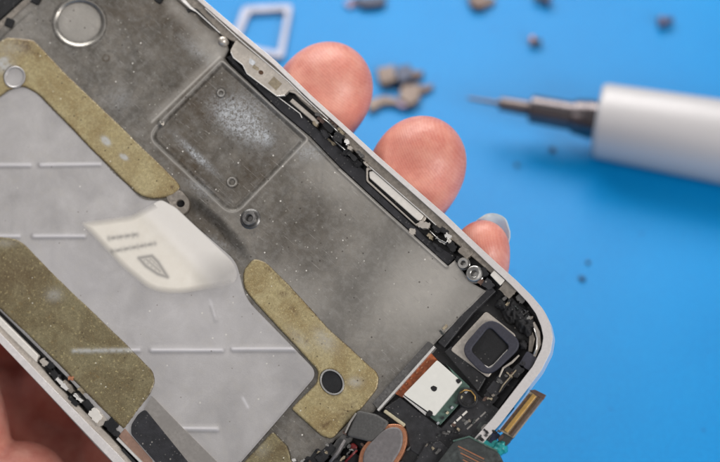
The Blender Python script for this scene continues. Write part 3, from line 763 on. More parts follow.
# --- left-hand channel
prism('channel_floor', [(-140, 175), (0, 309), (60, 366), (124, 431), (118, 438), (42, 366), (0, 325), (-140, 190)], -1.6, -1.0, 'black_plastic', phone, 0.0)
prism('side_rail', [(-150, 176), (0, 317), (37, 356), (36, 361), (56, 384), (75, 402), (110, 436), (160, 492), (150, 500), (100, 450), (30, 375), (-5, 338), (-150, 195)], -1.4, 0.0, 'bracket_metal', phone, 0.1)
prism('side_bar', [(-60, 258), (0, 317), (38, 355), (36, 362), (0, 326), (-62, 266)], -0.8, 0.45, 'white_plastic', phone, 0.12)  # lit inner wall put in as a white strip
LB = [('metal_cap', 44, 362, 8, 6, 45, 'bracket_metal', 0.4), ('spring_contact', 62, 384, 16, 4, 47, 'bright_metal', 0.6), ('glue_lump', 55, 375, 10, 7, 45, 'black_plastic', 0.2),
      ('glue_lump', 68, 387, 14, 6, 45, 'rail_metal', 0.3), ('spring_contact', 78, 398, 11, 3.5, 45, 'bright_metal', 0.6), ('glue_lump', 73, 401, 12, 4, 45, 'black_foam', 0.35),
      ('metal_cap', 95, 415, 13, 9, 52, 'white_plastic', 0.8), ('glue_lump', 90, 406, 14, 8, 45, 'black_foam', 0.2), ('metal_cap', 101, 421, 8, 11, 50, 'bracket_metal', 0.4),
      ('glue_lump', 111, 425, 12, 11, 45, 'black_foam', 0.5), ('glue_lump', 116, 433, 7, 6, 30, 'black_plastic', 0.45), ('torn_flex', 82, 390, 8, 5, 40, 'stain_patch', 0.3),
      ('glue_lump', 50, 365, 8, 7, 45, 'black_foam', 0.3), ('torn_flex', 71, 378, 5, 4, 10, 'copper', 0.45)]
for nm, x, y, l, w, a, m_, h in LB: bit(nm, x, y, l, w, a, -1.0, h, m_)
# strips at the bottom of the shield
prism('grey_film', [(152, 396), (144, 409), (150, 421), (190, 464), (215, 495), (250, 500), (217, 462), (176, 421)], 0.1, 0.50, 'grey_film', phone, 0.03)
prism('black_tape_strip', fillet([(145, 409), (138, 414), (131, 425), (131, 434), (158, 465), (195, 510), (228, 508), (188, 462), (150, 415)], 3, 4), 0.1, 0.66, 'black_tape', phone, 0.08)
prism('reflection_strip', [(125, 428), (118, 436), (150, 470), (185, 510), (195, 508), (158, 465), (131, 435)], -0.6, 0.35, 'brown_metal', phone, 0.1)  # reddish reflection in the metal, put in as a brown strip
prism('rail_trim', band_poly([(117, 438), (128, 449), (142, 463), (180, 506)], 3.2), -0.8, 0.5, 'bright_metal', phone, 0.1)
prism('rail_trim', band_poly([(122, 449), (135, 463), (160, 490)], 3.0), -0.8, 0.3, 'black_plastic', phone, 0.1)

# --- top-left end of the chassis
prism('end_block', [(-14, 33), (26, -3), (140, -120), (60, -180), (-180, -40), (-110, -50)], -1.2, -0.3, 'black_plastic', phone, 0.2)
prism('end_ledge', [(-30, 48), (-14, 34), (27, -3), (60, -40), (66, -36), (36, -3), (0, 30), (-22, 52)], -0.6, 0.25, 'rail_metal', phone, 0.12)
prism('rubber_pad', fillet(rect(9, 22.5, 8, 9, 20), 2, 3), 0.0, 0.55, 'black_foam', phone, 0.12)
prism('rubber_pad', fillet(rect(35, -1, 9, 9, 25), 2, 3), 0.0, 0.55, 'black_foam', phone, 0.12)
prism('rubber_pad', fillet(rect(158, -1, 7, 7, 35), 2, 3), 0.0, 0.5, 'black_foam', phone, 0.12)

# ------------------------------------------------------------------ bottom bay
bay = [(486, 290), (500, 284), (520, 300), (538, 325), (538, 350), (525, 372), (486, 425), (300, 625), (255, 600), (300, 500), (334, 440), (352, 431), (376, 409), (433, 345)]
prism('bay_floor', bay, -1.6, -1.1, 'black_plastic', phone, 0.0)
prism('bay_wall', band_poly([(493, 288), (470, 310), (441, 345)], 9), -1.1, -0.1, 'charcoal_plastic', phone, 0.15)
# shield rail with its bright edge
rl = prism('bay_rail', [(428, 341), (435, 346), (378, 410), (372, 403)], -1.1, 0.45, 'dark_metal', phone, 0.1)
prism('rail_edge', band_poly([(434.5, 346.5), (377.5, 410.5)], 2.6), -1.1, 0.62, 'bright_metal', rl, 0.08)
# copper flex + white can + green board
prism('copper_flex', [(431, 353), (438, 361), (403, 398), (394, 393)], -1.1, -0.35, 'copper_flex', phone, 0.06)
prism('circuit_board', [(446, 364), (469, 386), (471, 391), (440, 425), (430, 417), (436, 408), (455, 376)], -1.1, -0.30, 'board_green', phone, 0.05)
can = prism('metal_can', fillet([(437, 360), (462, 382), (434, 416), (403.5, 394.5)], 1.5, 3), -0.6, 0.55, 'white_enamel', phone, 0.10)
prism('can_hole', circ(434, 388.5, 3.3, 9, 2.8, 20), 0.3, 0.565, 'black_foam', can, 0.0, jit=0.5)
prism('can_side', [(402.5, 396.2), (403.3, 395.4), (427, 412.5), (425.2, 415.3)], -0.4, 0.42, 'bright_metal', can, 0.03)
prism('can_notch', circ(458.5, 381, 2.3, 8), 0.2, 0.62, 'black_foam', can, 0.0, jit=0.4)
prism('can_notch', circ(429.5, 413.5, 3.2, 8), 0.2, 0.62, 'black_foam', can, 0.0, jit=0.5)
for k in range(7):
    t = k / 6; bit('board_part', 466 - 28 * t, 392 + 31 * t, 3.0, 2.2, -48, -0.5, 0.0, ['solder', 'cream_plastic', 'charcoal_plastic'][k % 3], 0.05, 0.2)
for k in range(6):
    t = k / 5; bit('solder_joint', 427 - 26 * t, 362 + 27 * t, 2.4, 1.6, -48, -0.6, -0.2, 'copper', 0.05, 0.4)
# module cover with printed dashes
cov = prism('module_cover', [(400, 397), (430, 420), (441, 428), (475, 392), (500, 410), (512, 398), (514, 408), (500, 424), (478, 447), (440, 470), (410, 450), (405, 426), (384, 408)], -1.1, -0.1, 'charcoal_plastic', phone, 0.15)
for (x0, y0), (x1, y1), w_, m_ in (((467.3, 410.8), (450, 427), 2.0, 'white_plastic'), ((486, 411.5), (466, 430), 1.5, 'grey_film')):
    for k in range(3):
        a = k / 3 + 0.02; b = (k + 1) / 3 - 0.05
        prism('printed_dash', band_poly([(x0 + (x1 - x0) * a, y0 + (y1 - y0) * a), (x0 + (x1 - x0) * b, y0 + (y1 - y0) * b)], w_), -0.3, -0.085, m_, cov, 0.0)
prism('residue_patch', fillet([(476, 428), (482, 421), (490, 422), (496, 419), (497, 425), (487, 432), (479, 433)], 2, 3), -0.3, -0.06, 'flex_film', cov, 0.0, jit=0.6)
prism('residue_patch', fillet([(480, 428), (485, 424), (491, 425), (489, 430), (483, 431)], 2, 3), -0.3, -0.03, 'grey_film', cov, 0.0, jit=0.5)
ln = turned('small_lens', 467.5, 398, [(1.5, -0.9), (1.5, 0.1), (1.35, 0.25), (1.1, 0.25), (1.0, 0.0), (0.6, -0.12), (0.001, -0.16)], 'black_plastic', phone)
tube('lens_glint', [(460, 393, 0.35), (465, 390, 0.4), (471, 391, 0.4), (475, 396, 0.35), (475, 401, 0.3)], 0.10, 'gold_contact', ln)  # gold glint on the lens, modelled as a thin arc
bit('module_block', 499, 384, 26, 12, -48, -1.0, 0.15, 'charcoal_plastic', 0.15, 0.8)
bit('module_block', 489, 399, 15, 12, -48, -1.0, 0.0, 'black_plastic', 0.15, 0.8)
tube('fine_wire', [(499, 392, 0.3), (503, 385, 0.4), (510, 377, 0.4), (516, 370, 0.3)], 0.09, 'stain_patch', phone)

# camera module
cm = prism('camera_shield', fillet([(486, 311), (516, 335), (488, 378), (450, 350)], 3, 3), -1.1, 0.1, 'bracket_metal', phone, 0.12)
ro = fillet([(490, 315), (524, 344), (487, 379), (459, 350)], [16, 14, 16, 14], 7)
ri = fillet([(489, 326), (510, 347), (489, 369.5), (470, 350)], [6, 5, 5, 5], 5)
prism('camera_bezel', ro, 0.0, 0.95, 'camera_bezel', cm, 0.18, holes=[ri], seg=3)
prism('camera_window', ri, 0.05, 0.50, 'black_foam', cm, 0.0)
prism('window_edge', band_poly([(475.5, 358), (481, 364), (488.5, 368.5), (494, 364.5), (507.5, 349.5)], [1.2, 2.4, 3.0, 1.4, 0.8]), 0.3, 0.62, 'white_plastic', cm, 0.03)  # cream line along the lower inner edges
prism('module_corner', [(444, 352), (451, 346), (486, 378), (478, 392)], -1.0, 0.05, 'black_plastic', phone, 0.15)
prism('foil_edge', band_poly([(499, 377), (503, 368), (512, 362), (519, 355)], [1.5, 2.0, 2.2, 1.4]), -0.5, 0.30, 'bracket_metal', phone, 0.04)
bit('module_block', 506, 373, 14, 7, -40, -1.0, 0.22, 'black_foam', 0.12, 1.0)

# crumpled foam in the corner: lumpy mass
def lump(name, cx, cy, rx, ry, ang, h0, hh, mat, seed=0, amp=0.25):
    rr = np.random.default_rng(seed); n = 36; out = []
    ph = rr.uniform(0, 6.28, 6)
    for k in range(n):
        a = 2 * math.pi * k / n
        w = 1 + 0.10 * math.sin(3 * a + ph[0]) + 0.07 * math.sin(5 * a + ph[1]) + 0.05 * math.sin(9 * a + ph[2])
        out.append((rx * w * math.cos(a), ry * w * math.sin(a)))
    c, s_ = math.cos(R(ang)), math.sin(R(ang)); out = [(cx + x * c - y * s_, cy + x * s_ + y * c) for x, y in out]
    ph2 = rr.uniform(0, 6.28, 8)
    def hf(px, py):
        d = path_dist(px, py, out, True)
        h = hh * np.sqrt(np.clip(d / (min(rx, ry) * 0.6), 0, 1))
        z = 0 * px; r5 = np.random.default_rng(seed + 50)
        for q in range(14):
            an, fr, p0 = r5.uniform(0, math.pi), r5.uniform(0.25, 1.5), r5.uniform(0, 6.28)
            z = z + (0.45 / fr ** 0.7) * np.sin(fr * (px * math.cos(an) + py * math.sin(an)) + p0 + 0.8 * np.sin(0.3 * px - 0.25 * py + q))
        return h0 + h + amp * 0.6 * (1.1 - np.abs(z)) * np.clip(d / 3, 0, 1)
    return sheet(name, out, hf, 1.5, mat, phone, 1.0, None, edge=0)
lump('foam_lump', 514, 312, 20, 11, 40, -0.6, 1.0, 'black_foam', 1)
lump('foam_lump', 525, 324, 12, 10, 70, -0.4, 1.1, 'black_foam', 2)
lump('foam_lump', 503, 305, 8, 6, 20, -0.4, 0.9, 'black_foam', 3, 0.15)
lump('foam_lump', 523, 345, 4.5, 5, 0, -0.5, 0.9, 'black_foam', 4, 0.1)
prism('corner_spring', band_poly([(533, 322), (538, 332), (539, 344), (534, 357)], [3, 4, 4, 3]), -0.8, 0.20, 'bracket_metal', phone, 0.1)
prism('corner_spring', band_poly([(530, 328), (532, 338), (530, 352)], [2, 6, 4]), -0.8, -0.1, 'rail_metal', phone, 0.1)
tube('fine_wire', [(534, 328, 0.4), (537, 338, 0.45), (536.5, 348, 0.45), (534, 354, 0.4)], 0.12, 'bright_metal', phone)
bit('module_block', 528, 361, 15, 12, -55, -1.0, 0.35, 'camera_bezel', 0.2, 0.8)
bit('module_block', 517, 371, 12, 10, -50, -1.0, 0.2, 'black_plastic', 0.2, 0.8)

# gold board connector hanging out by the corner
cn = prism('board_connector', [(530, 391), (545, 396.5), (513, 438), (499, 430.5)], -0.6, 0.7, 'stain_patch', phone, 0.1)
prism('contact_strip', band_poly([(534.5, 395), (505.5, 431.5)], 4.2), 0.3, 1.0, 'gold_contact', cn, 0.08)
prism('contact_strip', band_poly([(529.8, 394), (501, 430)], 2.0), 0.3, 0.85, 'rust', cn, 0.05)
prism('contact_strip', band_poly([(538.4, 397), (509, 434.5)], 1.2), 0.3, 0.82, 'rust', cn, 0.05)
prism('contact_strip', band_poly([(541.5, 398.5), (511.5, 436)], 3.0), 0.3, 0.9, 'beige_metal', cn, 0.05)
prism('connector_end', [(529, 390), (535, 389.5), (546, 395), (543, 400)], 0.2, 0.88, 'brown_part', cn, 0.06)
bit('flex_stub', 506, 438, 14, 11, -45, -1.0, 0.4, 'flex_film', 0.1, 0.8)
lump('teal_component', 499, 448, 10, 7, -40, -0.2, 1.0, 'teal_flex', 6, 0.12)
bit('flex_stub', 488, 444, 18, 10, -45, -1.0, 0.3, 'teal_flex', 0.1, 0.8)
bit('flex_stub', 492, 436, 12, 10, -45, -1.0, 0.45, 'blue_black', 0.1, 0.8)
fx = prism('flex_ribbon', fillet([(455, 440), (470, 437), (498, 452), (505, 466), (486, 492), (440, 500), (432, 470)], 3, 3), -0.2, 1.05, 'flex_film', phone, 0.15)
for k in range(5):
    prism('flex_trace', band_poly([(458 + k * 1.2, 446 + k * 3.4), (484 + k * 1.5, 459 + k * 3.6)], 1.2), 0.4, 1.07, 'copper' if k % 2 == 0 else 'beige_metal', fx, 0.0)
prism('flex_edge', band_poly([(453, 441), (469, 436.5), (497, 451)], 1.6), 0.4, 1.12, 'board_green', fx, 0.04)
prism('module_block', [(424, 446), (440, 440), (452, 452), (432, 480), (408, 474)], -0.8, 0.2, 'charcoal_plastic', phone, 0.2)
prism('module_block', [(402, 428), (408, 428), (428, 446), (412, 470), (398, 465), (407, 444)], -0.8, -0.2, 'black_plastic', phone, 0.2)

# vibration motor with its copper collar
mo = prism('vibration_motor', fillet([(386, 427), (402, 427), (403, 446), (384, 476), (362, 470), (363, 450)], [10, 12, 10, 10, 10, 10], 6), -0.5, 1.15, 'motor_steel', phone, 0.25, seg=3)
prism('copper_collar', fillet([(384, 423.5), (405, 424), (408, 445), (388, 480), (357, 474), (359, 450)], [10, 13, 12, 10, 10, 10], 6), -0.8, 0.75, 'copper', mo, 0.2, seg=3)
rub = prism('rubber_flap', fillet([(357, 410), (376, 414), (389, 422), (380, 437), (371, 442), (346, 436)], [4, 3, 4, 3, 3, 4], 4), -0.4, 1.0, 'grey_rubber', phone, 0.3, seg=3)
prism('flap_edge', band_poly([(356, 413), (350, 422), (345, 433)], [1.6, 2.0, 1.4]), 0.4, 1.15, 'grey_film', rub, 0.06)
prism('cream_bar', band_poly([(384, 410.5), (404.5, 425.5)], 3.6), -0.6, 0.35, 'cream_plastic', phone, 0.15)
prism('red_wire_end', fillet(rect(353, 447, 8, 7, 40), 3, 3), -0.6, 0.2, 'red_wire', phone, 0.2)
bit('module_block', 340, 445, 26, 10, -50, -1.0, 0.45, 'grey_rubber', 0.25, 1.2)
bit('module_block', 325, 453, 22, 9, -45, -1.0, 0.55, 'black_plastic', 0.25, 1.2)
bit('module_block', 312, 461, 24, 12, -40, -1.0, 0.4, 'black_foam', 0.2, 1.2)
bit('module_block', 352, 462, 18, 12, -50, -1.0, 0.2, 'black_foam', 0.2, 1.0)
bit('module_block', 330, 474, 40, 20, -40, -1.0, 0.3, 'charcoal_plastic', 0.3, 1.0)
bit('module_block', 390, 486, 50, 26, -40, -1.0, 0.3, 'charcoal_plastic', 0.3, 1.0)
bit('solder_joint', 294, 460, 4, 3, 0, 0.0, 0.6, 'bright_metal', 0.1, 0.4)
tube('fine_wire', [(330, 462, 0.8), (338, 452, 0.95), (345, 440, 1.0)], 0.22, 'motor_steel', phone)
tube('fine_wire', [(345, 462, 0.6), (352, 455, 0.7), (357, 450, 0.6)], 0.16, 'red_wire', phone)

# dense little parts of the bay: solder lumps, chips, flex ends
r6 = random.Random(21)
for (x0, y0), (x1, y1), spread, n_, hb in (((300, 466), (350, 432), 6, 14, 0.55), ((345, 458), (362, 440), 5, 7, 0.6), ((440, 436), (498, 404), 5, 10, 0.05), ((484, 404), (520, 366), 5, 12, 0.3),
                                      ((408, 452), (440, 446), 6, 7, 0.25), ((470, 440), (500, 432), 5, 9, 0.75), ((462, 300), (440, 338), 2.5, 5, 0.0), ((500, 296), (533, 318), 5, 9, 0.6)):
    for k in range(n_):
        t = r6.random(); x = x0 + (x1 - x0) * t + r6.uniform(-spread, spread); y = y0 + (y1 - y0) * t + r6.uniform(-spread, spread)
        bit('board_part', x, y, r6.uniform(2.2, 7), r6.uniform(1.2, 3.2), r6.choice([-48, -45, 42, 40, -60, 10]), -1.0, hb + r6.uniform(-0.15, 0.3),
            r6.choice(['black_foam', 'charcoal_plastic', 'dark_metal', 'black_plastic', 'rail_metal', 'stain_patch', 'flex_film', 'dark_metal', 'brown_part', 'post_metal']), 0.08, 0.5)

# ================================================================== THE HAND
def hand_mesh(chains, voxel):
    bm = bmesh.new()
    for ch in chains:
        pts = [WP(x, y, h) * MM for x, y, h, r in ch]; rad = [c[3] * MM for c in ch]
        for i in range(len(pts) - 1):
            a, b = pts[i], pts[i + 1]; d = np.linalg.norm(b - a); n = max(2, int(d / (min(rad[i], rad[i + 1]) * 0.16)))
            for k in range(n + 1):
                t = k / n; ts = t
                p = a + (b - a) * ts; r = rad[i] + (rad[i + 1] - rad[i]) * ts
                bmesh.ops.create_icosphere(bm, subdivisions=3, radius=r, matrix=Matrix.Translation(Vector(p)))
    me = bpy.data.meshes.new('tmp'); bm.to_mesh(me); bm.free()
    o = bpy.data.objects.new('tmp', me); COL.objects.link(o)
    m = o.modifiers.new('r', 'REMESH'); m.mode = 'VOXEL'; m.voxel_size = voxel
    m2 = o.modifiers.new('s', 'SMOOTH'); m2.factor = 0.5; m2.iterations = 14
    dg = bpy.context.evaluated_depsgraph_get()
    res = bpy.data.meshes.new_from_object(o.evaluated_get(dg))
    bpy.data.objects.remove(o)
    res.polygons.foreach_set('use_smooth', [True] * len(res.polygons))
    return res
def curve(pts, n=4):
    """Catmull-Rom through (x,y,h,r)"""
    P = [np.array(p, float) for p in pts]; P = [2 * P[0] - P[1]] + P + [2 * P[-1] - P[-2]]; out = []
    for i in range(1, len(P) - 2):
        for k in range(n):
            t = k / n
            out.append(0.5 * ((2 * P[i]) + (-P[i - 1] + P[i + 1]) * t + (2 * P[i - 1] - 5 * P[i] + 4 * P[i + 1] - P[i + 2]) * t * t + (-P[i - 1] + 3 * P[i] - 3 * P[i + 1] + P[i + 2]) * t ** 3))
    out.append(P[-2]); return [tuple(o) for o in out]
fingers = [
    curve([(331, 80, -9.5, 6.0), (325, 92, -10.5, 7.5), (302, 120, -13, 7.4), (262, 168, -18, 7.1), (200, 245, -23, 8.3), (110, 350, -31, 9.5), (40, 440, -38, 10.5)]),
    curve([(424, 154, -9.5, 5.9), (419, 166, -10.5, 7.35), (400, 196, -13, 7.2), (352, 255, -18, 7.0), (285, 330, -23, 8.0), (180, 420, -31, 9.3), (90, 500, -38, 11)]),
    curve([(484, 240, -9.0, 3.1), (481, 252, -9.8, 4.5), (470, 285, -12.5, 5.0), (425, 335, -17, 5.8), (340, 410, -22, 6.6), (230, 490, -24, 8.0), (130, 560, -25, 10)]),
    curve([(150, 60, -14, 5.6), (138, 78, -15.5, 6.8), (115, 115, -18, 7.2), (85, 175, -20, 7.6), (60, 240, -27, 8.6), (10, 330, -36, 10), (-30, 410, -38, 11)]),
    curve([(-20, 395, -38, 13), (50, 460, -38, 14), (110, 530, -38, 14)]),
    curve([(-90, 460, -32, 16), (-10, 540, -30, 17), (60, 610, -30, 16)]),
    curve([(-160, 520, -22, 20), (-70, 620, -24, 20)]),
    curve([(-230, 640, -21, 21), (-330, 760, -20, 22), (-480, 940, -16, 24)]),
    # thumb mound and thumb along the chassis' left side
    curve([(-100, 560, -18, 15), (-75, 500, -13, 13), (-60, 440, -9, 11.0), (-75, 350, -6, 8.8), (-120, 270, -2, 8.0), (-150, 235, 0, 6.6)]),
    curve([(-60, 560, -18, 15), (0, 505, -13, 9.5), (22, 492, -12, 8.0)]),
]
hm = hand_mesh(fingers, 0.055)
org = WP(100, 350, -25) * MM
hm.transform(Matrix.Translation(-Vector(org)))
hand = link('hand', hm, 'skin'); hand.location = Vector(org)
tag(hand, 'bare hand holding the open phone chassis from below, three fingertips past its edge', 'hand')

def nail(tip, back, w, l, over, drop, r):
    """curved nail on the far side of a fingertip: tip/back = (px,py,h) on the finger's axis"""
    T, B = WP(*tip), WP(*back); ax = (T - B) / np.linalg.norm(T - B)
    up = E3 - ax * (E3 @ ax); up /= np.linalg.norm(up); sd = np.cross(ax, up)
    V, F = [], []; nu, nv = 14, 12
    for j in range(nv + 1):
        t = j / nv; y = -l + (l + over) * t
        wj = w * (0.94 + 0.06 * math.sin(math.pi * t)) * (1 if t < 0.8 else math.sqrt(max(0.0, 1 - ((t - 0.8) / 0.2) ** 2 * 0.55)))
        for i in range(nu + 1):
            u = (i / nu - 0.5) * 2; a = u * 1.05
            p = T + ax * (y - 0.6 * u * u) + sd * math.sin(a) / math.sin(1.05) * wj - up * (drop + (math.cos(a) - 1) * r * 0.9 + 0.12 * max(0, y))
            V.append(tuple(p * MM))
    for j in range(nv):
        for i in range(nu):
            q = j * (nu + 1) + i; F.append((q, q + 1, q + nu + 2, q + nu + 1))
    me = bpy.data.meshes.new('fingernail'); me.from_pydata([tuple(Vector(v) - Vector(org)) for v in V], [], F)
    me.polygons.foreach_set('use_smooth', [True] * len(F))
    o = link('fingernail', me, 'fingernail', hand)
    m = o.modifiers.new('t', 'SOLIDIFY'); m.thickness = 0.022
    return o
nail((488, 240, -9.2), (477, 276, -12.0), 2.9, 6.5, 3.4, 2.3, 3.3)['label'] = 'pale long nail of the little finger'
nail((331, 84, -9.5), (300, 120, -13), 4.4, 8, 0.6, 6.2, 6.0)
nail((425, 157, -9.5), (398, 198, -13), 4.4, 8, 0.6, 6.2, 6.0)

# ================================================================== THE SCREWDRIVER on the mat
AX = 7.6
A = G(467, 98, AX); B = G(720, 141.5, AX)
axd = (B - A) / np.linalg.norm(B - A)
def along(px):
    """distance from the tip (mm) of the axis point seen at column px"""
    lo, hi = 0.0, 400.0
    for _ in range(50):
        m_ = (lo + hi) / 2; p = A + axd * m_ - CAM
        if 360 + FPX * (p @ RGT) / (p @ FWD) < px: lo = m_
        else: hi = m_
    return lo
pxmm = (G(600, 120, AX) - CAM) @ FWD / FPX
sd_ = bpy.data.objects.new('precision_screwdriver', None); COL.objects.link(sd_)
sd_.location = Vector(A * MM)
tag(sd_, 'silver pen-shaped precision screwdriver with a dark ferrule and thin tip, lying on the blue mat', 'screwdriver')
side = np.cross(axd, [0, 0, 1]); side /= np.linalg.norm(side); upz = np.cross(side, axd)
def lathe(name, prof, mat, n=48):
    V, F = [], []
    for d, r in prof:
        for k in range(n):
            t = 2 * math.pi * k / n
            V.append(tuple((axd * d + side * r * math.cos(t) + upz * r * math.sin(t)) * MM))
    for i in range(len(prof) - 1):
        for k in range(n): F.append((i * n + k, i * n + (k + 1) % n, (i + 1) * n + (k + 1) % n, (i + 1) * n + k))
    F += [tuple(range(n)), tuple(range((len(prof) - 1) * n, len(prof) * n))]
    me = bpy.data.meshes.new(name); me.from_pydata(V, [], F)
    bm = bmesh.new(); bm.from_mesh(me); bmesh.ops.recalc_face_normals(bm, faces=bm.faces); bm.to_mesh(me); bm.free()
    me.polygons.foreach_set('use_smooth', [True] * len(me.polygons))
    o = link(name, me, mat, sd_); m = o.modifiers.new('e', 'EDGE_SPLIT'); m.split_angle = R(35); return o
a = along
RH = 7.35
lathe('bit', [(0, 0.12), (0.6, 0.3), (a(500) - 1.5, 0.42), (a(500) + 1, 0.6)], 'tip_steel')
lathe('bit_collar', [(a(499), 0.9), (a(500), 1.35), (a(528), 1.5), (a(530), 1.5)], 'tip_steel')
lathe('ferrule', [(a(529), 2.0), (a(531), 2.75), (a(572), 2.85), (a(573), 3.3), (a(580), 3.55), (a(600), 3.6)], 'gunmetal')
lathe('ferrule_ring', [(a(584), 3.5), (a(585), 3.75), (a(594), 3.8), (a(602), 3.8)], 'gunmetal')
lathe('handle', [(a(596), 3.5), (a(596), 6.3), (a(596.6), 6.8), (a(598.5), 7.15), (a(602), RH), (a(600) + 26, 8.1), (a(600) + 105, 8.0), (a(600) + 106, 6.6), (a(600) + 106.5, 6.0)], 'brushed_aluminium')
lathe('end_cap', [(a(600) + 106.5, 5.6), (a(600) + 110, 5.6), (a(600) + 112, 5.0), (a(600) + 112.6, 3.5)], 'gunmetal')

# ================================================================== loose parts on the mat
def flat(name, pts, z0, z1, mat, holes=(), origin=None, parent=None, bev=0.08):
    """outline met with the mat plane, standing from z0 to z1 mm"""
    if poly_area(pts) < 0: pts = pts[::-1]
    loops = [list(pts)] + [list(h) for h in holes]
    if holes: P, F, LI = cdt_faces(loops)
    else: P = np.array(pts); F = [tuple(range(len(pts)))]; LI = [list(range(len(pts)))]
    W3 = np.array([G(x, y, z1) for x, y in P]); og = origin if origin is not None else np.array([*W3.mean(0)[:2], 0.0])
    top = (W3 - og) * MM; bot = top.copy(); bot[:, 2] = (z0 - og[2]) * MM; nv = len(P)
    faces = [tuple(f) for f in F] + [tuple(i + nv for i in f[::-1]) for f in F]
    for lp in LI:
        for i in range(len(lp)):
            q, r_ = lp[i], lp[(i + 1) % len(lp)]; faces.append((q, r_, r_ + nv, q + nv))
    me = bpy.data.meshes.new(name); me.from_pydata(top.tolist() + bot.tolist(), [], faces)
    bm = bmesh.new(); bm.from_mesh(me); bmesh.ops.recalc_face_normals(bm, faces=bm.faces)
    bm.to_mesh(me); bm.free()
    o = link(name, me, mat, parent)
    if not parent: o.location = Vector(og * MM)
    if bev:
        m = o.modifiers.new('bevel', 'BEVEL'); m.width = bev * MM; m.segments = 2; m.limit_method = 'ANGLE'
    return o, og

tag(flat('card_tray', fillet([(243, 6), (293, 4), (283, 58), (228, 48)], 5, 4), 0.05, 1.2, 'pink_grey_metal',
         holes=[fillet([(250, 12), (286, 10), (278, 51), (237, 43)], 3, 4)])[0], 'thin rectangular pinkish-grey tray frame lying beyond the phone edge', 'tray')
def empty(name, og):
    e = bpy.data.objects.new(name, None); COL.objects.link(e); e.location = Vector(og * MM); e.empty_display_size = 0.2; return e
def multi(name, pieces, label, cat, group=None):
    """pieces = [(part name, outline, z0, z1, material)]"""
    c = np.mean([q for p in pieces for q in p[1]], 0); og = G(c[0], c[1], 0); e = empty(name, og)
    for pn, pts, z0, z1, m_ in pieces:
        r7 = random.Random(pn + label)
        q = [(p[0] + (p2[0] - p[0]) * k, p[1] + (p2[1] - p[1]) * k) for p, p2 in zip(pts, pts[1:] + pts[:1]) for k in ((0, 0.5) if math.dist(p, p2) > 4 else (0,))]
        q = [(x + r7.uniform(-1.1, 1.1), y + r7.uniform(-0.9, 0.9)) for x, y in q]
        flat(pn, q, z0, z1, m_, origin=og, parent=e, bev=0.04)
    tag(e, label, cat, group); return e
multi('flex_connector', [('metal_end', fillet([(377, 69), (394, 65), (397, 80), (381, 84)], 2, 3), 0.05, 1.8, 'beige_metal'),
                         ('socket', fillet([(396, 66), (411, 64), (413, 77), (399, 83)], 2, 3), 0.05, 2.6, 'blue_black'),
                         ('tail', fillet([(410, 69), (424, 71), (419, 77), (411, 78)], 1, 3), 0.05, 1.2, 'brown_part')],
      'small flex connector with a black middle between beige and brown ends, beside the first fingertip', 'connector')
multi('contact_clip', [('body', fillet([(402, 85), (421, 84), (420, 97), (410, 105), (399, 98)], 2, 3), 0.05, 1.8, 'beige_metal'),
                       ('prong', [(418, 86), (434, 84), (433, 87), (421, 93)], 0.05, 1.0, 'brown_part'),
                       ('foot', fillet([(398, 97), (412, 101), (404, 107), (396, 104)], 1, 3), 0.05, 1.3, 'purple_grey')],
      'brown metal contact clip with one pointed prong, just below the black-centred connector', 'clip')
tag(flat('metal_strip', fillet([(367, 100), (385, 95), (399, 99), (397, 104), (384, 103), (370, 111)], 2, 3), 0.05, 1.2, 'beige_metal')[0],
    'bent beige metal strip lying against the first fingertip', 'metal strip')
def screw(px, py, rad, length, ang, m1, m2, label):
    """loose screw on its side: head, shank"""
    og = G(px, py, 0); e = empty('loose_screw', og)
    dr = np.array([math.cos(R(ang)), math.sin(R(ang)), 0.0]); sdv = np.array([-dr[1], dr[0], 0.0]); up = np.array([0, 0, 1.0])
    def lt(nm, prof, mat, n=20):
        V, F = [], []
        for d, r in prof:
            for k in range(n):
                t = 2 * math.pi * k / n
                V.append(tuple((dr * d + sdv * r * math.cos(t) + up * (rad + r * math.sin(t))) * MM))
        for i in range(len(prof) - 1):
            for k in range(n): F.append((i * n + k, i * n + (k + 1) % n, (i + 1) * n + (k + 1) % n, (i + 1) * n + k))
        F += [tuple(range(n)), tuple(range((len(prof) - 1) * n, len(prof) * n))]
        me = bpy.data.meshes.new(nm); me.from_pydata(V, [], F)
        bm = bmesh.new(); bm.from_mesh(me); bmesh.ops.recalc_face_normals(bm, faces=bm.faces); bm.to_mesh(me); bm.free()
        link(nm, me, mat, e)
    lt('head', [(-length * 0.5, rad * 0.6), (-length * 0.5 + 0.15, rad * 0.95), (-length * 0.5 + 0.8, rad), (-length * 0.5 + 0.85, rad * 0.5)], m1)
    pf = []
    k = -length * 0.5 + 0.85
    while k < length * 0.5: pf += [(k, rad * 0.60), (k + 0.12, rad * 0.48)]; k += 0.3
    lt('shank', pf, m2)
    tag(e, label, 'screw', 'loose screws on the mat'); return e
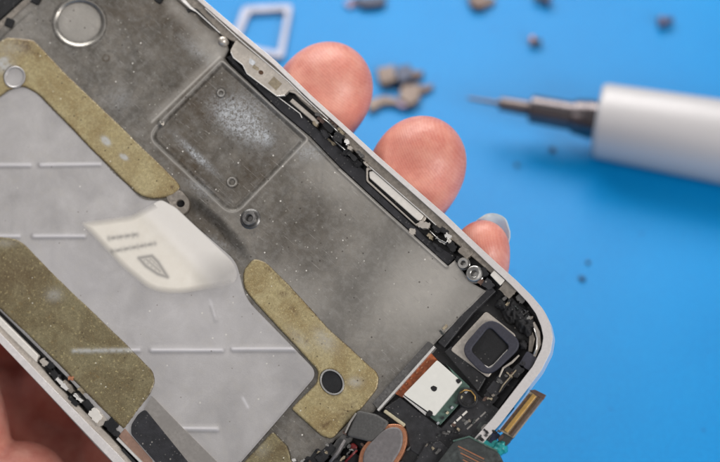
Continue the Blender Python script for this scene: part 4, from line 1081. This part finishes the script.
screw(665, 25.5, 1.3, 3.2, 14, 'purple_grey', 'purple_grey', 'tiny dark purple-grey screw on the mat above the screwdriver handle')
screw(535, 45, 1.1, 2.4, -10, 'copper', 'beige_metal', 'tiny copper-coloured screw on the mat between fingertips and screwdriver handle')
screw(542, 3, 1.3, 3.6, 160, 'purple_grey', 'tip_steel', 'purple-grey screw at the top edge of the photo, above the copper-coloured one')
multi('flex_scrap', [('film', fillet([(353, -3), (386, -5), (384, 4), (362, 6)], 2, 3), 0.05, 1.4, 'blue_black'),
                     ('stiffener', fillet([(345, 2), (356, -2), (358, 4), (349, 7)], 1, 3), 0.05, 0.8, 'purple_grey')],
      'blue-black scrap of flex film at the top edge, above the phone', 'flex scrap')
multi('shield_clip', [('body', fillet([(468, -4), (484, -6), (486, 5), (472, 6)], 2, 3), 0.05, 1.6, 'brown_part'),
                      ('tab', fillet([(484, -4), (496, -3), (492, 4), (485, 4)], 1, 3), 0.05, 1.0, 'beige_metal')],
      'small brown and beige metal clip at the top edge, above the screwdriver tip', 'clip')
def crumb(px, py, r, mat, label, seed):
    rr = np.random.default_rng(seed); og = G(px, py, 0)
    bm = bmesh.new(); bmesh.ops.create_icosphere(bm, subdivisions=2, radius=r * MM)
    for v in bm.verts: v.co *= rr.uniform(0.75, 1.2); v.co.z = v.co.z * 0.6 + r * 0.55 * MM
    me = bpy.data.meshes.new('crumb'); bm.to_mesh(me); bm.free()
    o = link('debris_crumb', me, mat); o.location = Vector(og * MM); tag(o, label, 'crumb', 'crumbs of debris on the mat')
crumb(582, 279.5, 0.55, 'blue_black', 'larger dark crumb on the bare blue mat, lower of the pair under the screwdriver handle', 1)
crumb(588, 263, 0.40, 'blue_black', 'smaller dark crumb on the bare blue mat, upper of the pair under the screwdriver handle', 2)
crumb(553, 151, 0.65, 'blue_black', 'dark crumb on the mat in the shadow of the screwdriver ferrule', 3)
crumb(517, 166, 0.45, 'blue_black', 'faint dark crumb on the mat just above the long fingernail', 4)
